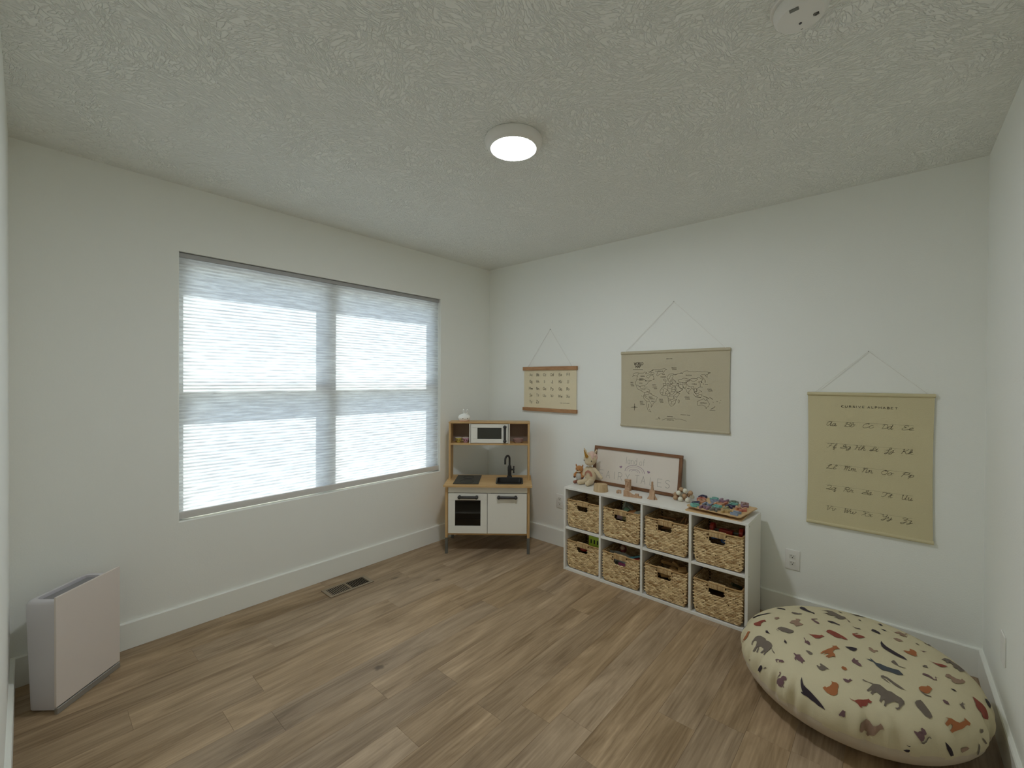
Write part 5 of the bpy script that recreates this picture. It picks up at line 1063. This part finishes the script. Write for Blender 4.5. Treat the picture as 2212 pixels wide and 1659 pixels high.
PRINT = """G-203,337,208 -206,332,210 -197,333,215 -190,329,221 -188,321,226 -198,317,226 -222,317,215 -236,323,200 -242,317,202 -240,311,209 -229,309,218 -225,304,223 -236,304,217 -248,307,207 -251,302,209 -241,300,218 -226,300,225 -228,293,228 -241,281,229 -247,283,225 -254,294,215 -258,287,216 -254,280,224 -247,275,230 -265,279,218 -269,273,219 -261,270,225 -249,260,236 -239,253,242 -225,251,247 -211,256,249 -200,268,248 -194,281,245 -185,283,246 -174,294,244 -165,307,241 -163,318,236 -167,327,230 -180,331,223 -191,336,215|G-236,253,243 -236,252,244 -249,245,242 -261,236,241 -264,234,240 -263,239,239 -252,246,240|R-64,356,232 -56,357,232 -47,343,240 -31,329,248 -27,318,252 -45,309,255 -45,314,253 -45,319,251 -66,326,247 -86,325,246 -82,340,239 -74,352,234|O-119,359,221 -111,371,214 -128,375,204 -137,381,192 -142,384,183 -155,376,189 -155,367,202 -145,362,211 -130,363,215|O-141,385,183 -137,391,172 -156,381,179 -159,379,182 -143,387,177 -151,378,189|K21,382,217 32,378,219 42,354,234 57,318,250 57,304,255 50,317,251 36,339,243 26,359,233 18,373,224|K151,303,244 148,280,252 140,267,257 128,259,261 121,261,261 128,273,257 136,291,251|S-55,408,179 -43,408,182 -38,402,192 -35,395,203 -48,391,206 -53,396,199 -56,401,191|K189,210,263 214,205,259 204,190,264 176,176,270 160,159,273 154,146,275 141,142,276 138,145,276 148,155,275 152,177,272 163,193,269 174,203,266|G96,230,269 105,227,269 106,215,271 102,202,273 108,198,273 106,186,274 95,196,274 88,204,273 85,215,272 88,224,271|T-1,284,262 8,280,263 15,269,266 4,263,267 -3,269,266 -13,274,265 -10,279,264|T-25,221,274 5,215,274 21,201,276 32,204,275 38,192,276 33,184,277 21,188,277 6,189,277 -7,168,278 -28,178,278 -42,192,276 -33,199,276 -22,200,276 -24,209,275|P70,150,279 77,146,279 92,126,279 87,126,279 73,141,279 65,134,279 59,121,280 46,114,281 40,120,281 47,130,280 60,140,279|G-100,255,266 -88,253,267 -78,243,269 -78,228,271 -84,207,274 -90,192,275 -102,193,275 -114,201,274 -121,210,272 -116,219,271 -118,228,269 -109,241,268|G-101,259,265 -113,250,266 -115,246,266 -118,247,266 -111,255,265|K-127,296,252 -124,289,255 -135,283,255 -149,274,256 -144,284,254 -141,291,251|K-173,215,266 -178,211,266 -189,204,266 -201,204,264 -197,209,264 -191,214,264 -181,214,266|P-126,153,278 -126,148,278 -137,145,278 -146,141,278 -140,135,278 -150,127,278 -169,124,278 -170,129,277 -164,135,277 -162,143,276 -144,144,277 -136,149,278|R-79,153,279 -83,142,280 -81,130,280 -72,116,281 -66,101,282 -57,96,282 -65,85,282 -74,92,282 -85,95,282 -93,100,282 -103,114,281 -95,122,281 -86,132,280|G-216,134,272 -213,129,273 -214,120,274 -222,109,274 -230,109,273 -233,117,271 -225,127,272|P-251,171,261 -247,168,262 -254,160,262 -250,152,264 -250,144,265 -255,149,264 -261,141,263 -274,132,262 -280,127,261 -282,134,259 -294,134,255 -286,142,257 -281,152,256 -274,158,257 -286,156,254 -278,163,255 -273,164,257 -264,161,259|P-291,228,230 -289,223,234 -291,210,237 -292,203,240 -300,195,238 -302,201,236 -301,209,233 -302,215,230 -295,213,235 -293,223,232 -305,218,227 -299,224,228|T-240,341,159 -256,326,172 -251,333,162|K-296,294,159 -297,289,174 -297,281,187 -300,276,189 -305,276,181 -306,281,170 -305,284,160 -301,289,162|G-308,272,182 -307,268,190 -308,263,194 -313,259,191 -311,263,191 -310,269,185|P-352,213,182 -350,208,192 -351,197,200 -348,196,204 -346,190,209 -349,181,211 -354,177,208 -358,178,203 -357,187,198 -363,184,192 -365,188,184 -371,183,178 -369,186,177 -365,192,181 -365,194,179 -369,189,175 -367,193,174 -363,201,171 -358,208,175 -353,217,174 -349,219,182 -345,215,192 -342,205,204 -338,204,209 -337,208,207 -334,207,211 -335,203,213 -339,200,210 -344,202,204 -347,212,193 -350,215,184 -353,215,176 -356,211,176|K-346,129,232 -358,131,223 -373,128,211 -381,124,203 -386,121,198 -384,127,197 -388,123,193 -391,115,192 -393,108,192 -398,95,188 -402,82,187 -406,70,183 -408,60,183 -409,48,182 -406,55,189 -401,64,195 -394,78,202 -387,92,208 -380,104,212 -373,114,215 -370,115,218 -371,118,216 -363,123,222|O-365,61,233 -359,54,238 -362,50,237 -354,41,242 -346,36,247 -339,35,250 -333,38,252 -335,32,252 -333,23,253 -337,17,252 -345,15,249 -353,17,244 -363,16,238 -372,17,233 -378,26,227 -379,35,226 -376,46,227 -370,55,230|P-308,5,263 -306,-4,264 -304,-13,264 -297,-22,266 -316,-12,260 -316,-2,260|O-253,14,275 -244,8,276 -245,0,276 -254,-4,275 -263,2,273 -261,10,274|G-284,89,264 -281,87,265 -286,80,264 -281,76,266 -269,80,268 -269,76,269 -277,60,268 -285,49,267 -287,54,266 -286,57,266 -295,61,264 -301,70,261 -298,80,261 -291,86,263|P-402,-2,203 -403,-6,201 -403,-10,201 -407,-8,195 -411,-9,187 -412,-4,183 -411,1,185 -412,8,183 -411,9,186 -407,4,194|G211,125,271 239,101,269 239,85,270 224,67,274 206,50,277 200,34,278 188,26,279 165,38,280 149,58,280 164,53,279 155,71,279 174,60,279 178,72,278 168,98,277 186,91,276 177,115,276 196,97,275 215,96,273 220,109,271|G179,26,279 164,13,281 153,9,281 154,16,281|K98,91,281 104,83,281 108,69,281 104,63,281 98,53,282 93,43,282 87,43,282 88,54,282 93,65,282 86,75,281|R-14,84,282 1,82,282 12,74,282 12,64,282 5,47,283 -4,35,283 -12,23,284 -22,13,284 -33,7,284 -33,14,284 -37,21,284 -31,29,284 -40,41,283 -39,52,283 -27,65,283 -21,75,282|O-207,85,277 -188,79,279 -165,67,281 -141,54,282 -132,48,283 -125,54,283 -116,43,283 -112,40,283 -122,35,283 -131,26,283 -135,35,283 -157,46,282 -171,47,281 -184,39,281 -207,36,279 -200,39,280 -206,47,279 -221,57,277 -219,61,277 -207,55,279 -219,64,277 -215,67,277 -195,56,280 -194,65,279 -212,76,277 -186,68,280 -196,75,279 -209,82,277|K-98,13,284 -85,-7,284 -81,-24,285 -87,-26,285 -104,-23,285 -115,-14,284 -111,-4,284 -103,6,284|R40,-3,284 62,-19,284 62,-24,284 44,-10,284 40,-14,284 49,-28,284 46,-41,284 41,-48,285 29,-39,284 15,-27,284 18,-17,284 28,-6,284|G116,1,283 111,-13,283 114,-25,283 108,-31,283 105,-22,283 103,-12,283|K216,-15,277 221,-23,277 206,-27,278 205,-21,278|G266,64,267 266,54,268 253,44,271 251,53,271|G280,20,266 295,-8,263 300,-40,262 280,-27,267 275,-1,268|K130,-64,283 149,-68,282 146,-80,283 136,-91,283 123,-96,283 114,-92,284 122,-79,283 124,-68,283|K243,-84,273 254,-95,271 232,-103,274 226,-94,275|K181,-96,280 185,-106,280 174,-117,280 170,-108,281|T191,-141,277 228,-156,271 222,-179,269 262,-186,259 215,-171,272 191,-183,274 179,-168,277 181,-157,278 203,-164,274 189,-149,277|T117,-137,283 130,-149,282 128,-160,282 121,-169,282 105,-159,283 104,-150,283|K52,-99,285 29,-97,285 2,-102,286 -13,-111,286 -23,-124,286 -36,-142,286 -43,-160,285 -45,-180,285 -27,-169,285 -15,-152,286 2,-131,286 16,-116,286 33,-106,285|T-40,-61,285 -38,-69,285 -51,-78,286 -44,-88,286 -50,-92,286 -56,-83,286 -72,-81,286 -68,-72,285 -58,-63,285|S-141,-57,284 -137,-67,285 -139,-72,285 -124,-67,285 -134,-76,285 -146,-85,284 -144,-99,284 -149,-117,284 -147,-136,283 -143,-153,283 -162,-166,281 -176,-151,281 -175,-129,282 -182,-105,282 -167,-89,283 -148,-79,284 -145,-67,284|P-191,-14,282 -164,-20,283 -175,-26,283 -174,-35,283 -183,-32,282 -191,-41,282 -203,-46,281 -211,-39,281 -203,-29,281 -198,-18,281|O-254,14,275 -244,10,276 -245,1,276 -255,-5,275 -263,2,273 -260,11,274|G-100,-130,285 -83,-137,285 -83,-141,285 -99,-149,285 -111,-153,284 -109,-175,283 -116,-163,284 -114,-151,284 -109,-141,285|O30,-168,285 33,-174,285 36,-183,284 47,-189,284 64,-187,283 66,-200,282 55,-208,282 38,-208,283 23,-209,283 12,-201,283 13,-190,284 17,-177,285|P91,-217,280 89,-226,279 102,-241,276 84,-230,279|G227,-234,258 200,-241,263 244,-253,247 212,-260,255 206,-248,260|G150,-207,276 153,-214,275 145,-221,275 140,-213,276|R22,-240,280 20,-252,278 26,-266,276 40,-282,272 45,-297,269 25,-288,272 10,-276,275 13,-268,276 17,-256,278|G83,-281,270 121,-293,263 140,-307,255 134,-321,251 130,-336,244 123,-349,238 112,-351,239 73,-335,253 59,-330,257 78,-326,257 67,-320,260 65,-315,262 95,-315,259 101,-306,261 73,-295,267 94,-293,266|T-48,-284,272 -28,-288,272 -17,-296,270 -23,-304,268 -23,-316,264 -13,-327,260 2,-332,259 -5,-341,255 -30,-331,258 -51,-319,262 -63,-308,265 -61,-301,267 -44,-299,269 -51,-290,271|G-49,-221,282 -30,-228,281 -29,-235,281 -45,-238,280 -46,-230,281|P-108,-218,280 -96,-223,280 -93,-235,279 -98,-245,277 -108,-250,275 -102,-256,275 -86,-254,276 -86,-267,274 -88,-258,276 -105,-258,274 -112,-250,275 -107,-239,277 -108,-227,279|O-198,-206,272 -185,-213,273 -173,-227,272 -165,-229,273 -164,-236,272 -172,-243,270 -184,-239,269 -198,-235,267 -210,-227,266 -213,-217,268 -209,-208,270|K-113,-293,265 -106,-303,263 -111,-310,260 -116,-303,262|P-309,5,262 -304,-2,264 -307,-10,263 -295,-17,267 -301,-18,265 -298,-24,266 -309,-16,263 -318,-10,260 -315,-2,261|G-221,-101,278 -213,-108,279 -215,-121,278 -227,-139,275 -235,-156,272 -244,-170,269 -246,-156,270 -242,-142,272 -233,-129,275 -222,-116,277 -225,-106,278 -234,-119,276 -245,-129,273 -238,-117,275 -229,-104,277|G-279,-50,270 -276,-54,271 -279,-63,270 -277,-82,269 -273,-92,270 -271,-101,270 -276,-110,268 -283,-121,265 -280,-132,265 -286,-147,261 -287,-158,259 -294,-166,255 -303,-166,251 -318,-158,246 -329,-154,241 -335,-148,239 -332,-142,242 -328,-149,243 -322,-152,245 -313,-151,250 -312,-141,252 -322,-131,249 -334,-120,245 -345,-117,240 -344,-112,241 -331,-115,248 -323,-113,252 -329,-108,250 -339,-105,245 -337,-100,247 -322,-103,254 -314,-103,257 -309,-91,260 -315,-86,258 -326,-81,254 -324,-75,256 -310,-80,260 -312,-74,260 -321,-69,257 -318,-64,258 -307,-70,262 -289,-78,267 -282,-80,269 -280,-67,269 -282,-56,269|R-367,-17,236 -370,-24,234 -370,-33,234 -362,-42,238 -357,-57,241 -350,-68,244 -346,-71,246 -349,-74,244 -350,-81,242 -359,-75,238 -358,-70,239 -365,-69,234 -372,-65,230 -377,-53,227 -380,-56,224 -380,-49,224 -375,-43,229 -372,-36,232 -371,-24,233|G-277,-194,255 -266,-198,258 -254,-209,259 -257,-214,257 -265,-221,252 -280,-234,241 -290,-237,234 -299,-231,231 -301,-220,235 -295,-210,242 -288,-199,249 -281,-195,253|T-414,-51,163 -408,-54,185 -404,-62,192 -399,-68,200 -399,-77,197 -402,-87,187 -400,-94,189 -395,-101,194 -390,-106,200 -392,-112,195 -395,-115,187 -399,-106,182 -405,-98,169 -407,-91,158 -410,-80,152 -410,-75,145 -411,-71,151 -411,-73,160 -412,-64,163 -413,-58,155 -414,-53,156|O-260,-271,234 -256,-277,233 -248,-287,231 -246,-296,226 -240,-306,222 -229,-314,223 -217,-321,224 -209,-319,229 -209,-326,224 -208,-334,217 -218,-332,213 -224,-326,215 -243,-316,211 -260,-304,208 -276,-292,206 -285,-285,204 -284,-280,210 -274,-287,214 -266,-288,219 -266,-284,222 -281,-274,218 -280,-268,223 -257,-279,231|P-356,-189,203 -353,-199,200 -347,-204,204 -345,-209,203 -341,-207,209 -337,-210,212 -336,-218,208 -339,-222,200 -343,-221,196 -346,-216,195 -349,-217,188 -354,-214,180 -359,-208,177 -360,-200,187 -359,-191,198|G-359,-208,177 -355,-215,176 -350,-221,181 -343,-225,190 -338,-230,193 -337,-235,189 -339,-234,186 -339,-230,191 -343,-227,188 -350,-222,177 -356,-215,171 -359,-210,172|K-315,-267,183 -312,-273,177 -307,-282,164 -300,-288,141 -307,-280,138 -316,-272,162|R-76,-353,245 -75,-365,236 -73,-376,228 -76,-384,220 -87,-391,209 -95,-395,200 -109,-391,200 -126,-382,206 -131,-376,212 -122,-373,219 -122,-363,229 -114,-357,235 -100,-358,238 -88,-355,242|K-18,-389,223 -6,-394,218 -6,-401,208 -17,-404,203 -43,-400,206 -42,-397,211 -30,-391,219|P-199,-268,258 -194,-272,258 -192,-281,255 -201,-285,251 -206,-279,252 -206,-270,255|G-169,-311,248 -162,-316,248 -147,-321,249 -154,-322,247 -148,-328,245 -160,-321,246 -170,-325,241 -176,-322,240 -173,-316,245|T-277,-312,157 -268,-320,161 -260,-326,163 -253,-332,158 -261,-325,151 -272,-316,143|G-189,-360,199 -179,-366,197 -184,-367,191 -195,-362,189 -195,-360,193|G-221,-353,168 -217,-357,159 -216,-356,143 -214,-353,125 -221,-350,128 -221,-353,147|G-197,-365,178 -190,-371,169 -182,-376,156 -189,-372,156 -195,-368,166|G-209,-209,270 -216,-222,266 -212,-238,263 -215,-238,262 -222,-224,264 -217,-212,268|K-379,-174,142 -376,-180,145 -375,-181,141 -375,-178,134 -377,-174,132 -380,-167,135|K-380,-174,157 -375,-183,158 -377,-180,154"""
BC = dict(G='6f6458', R='8a4334', O='a2643a', K='33292f', P='6d5153', T='957a66', S='454b50')
zm = p_[5]
def to2(v):
    d = (v-Vector((0, 0, zm))).normalized(); ph = math.acos(max(-1, min(1, d.z))); a = math.atan2(d.y, d.x); return Vector((ph*math.cos(a), ph*math.sin(a), 0))
def from2(q):
    ph = q.length; a = math.atan2(q.y, q.x); d = Vector((math.sin(ph)*math.cos(a), math.sin(ph)*math.sin(a), math.cos(ph))); s_ = cush(d, False)
    e_ = 1e-3; f0 = cushF(s_); n_ = Vector((cushF(s_+Vector((e_, 0, 0)))-f0, cushF(s_+Vector((0, e_, 0)))-f0, cushF(s_+Vector((0, 0, e_)))-f0))
    return s_+n_.normalized()*.0024
for s_ in PRINT.split('|'):
    col_, pts = s_[0], [Vector([int(t)/1000 for t in q.split(',')]) for q in s_[1:].split()]
    p2 = [to2(v) for v in pts]
    try: tri = tessellate_polygon([p2])
    except Exception: continue
    bm = bmesh.new(); vv = [bm.verts.new(q) for q in p2]
    for t in tri:
        try: bm.faces.new([vv[i] for i in t])
        except Exception: pass
    for _ in range(8):
        es = [e for e in bm.edges if e.calc_length() > .013]
        if not es: break
        bmesh.ops.subdivide_edges(bm, edges=es, cuts=1, use_grid_fill=False)
    bmesh.ops.triangulate(bm, faces=[f for f in bm.faces if len(f.verts) > 3])
    for v in bm.verts: v.co = from2(v.co.copy())
    for f in bm.faces: f.normal_update()
    bmesh.ops.recalc_face_normals(bm, faces=bm.faces)
    for f in bm.faces:
        c_ = f.calc_center_median()
        if f.normal.dot(Vector((c_.x, c_.y, (c_.z-zm)*3))) < 0: f.normal_flip()
    me = bpy.data.meshes.new('animal_print'); bm.to_mesh(me); bm.free()
    me.materials.append(mat('print_'+col_, BC[col_], .9)); me.polygons.foreach_set('use_smooth', [True]*len(me.polygons))
    o = bpy.data.objects.new('animal_print', me); COL.objects.link(o); o.parent = cu
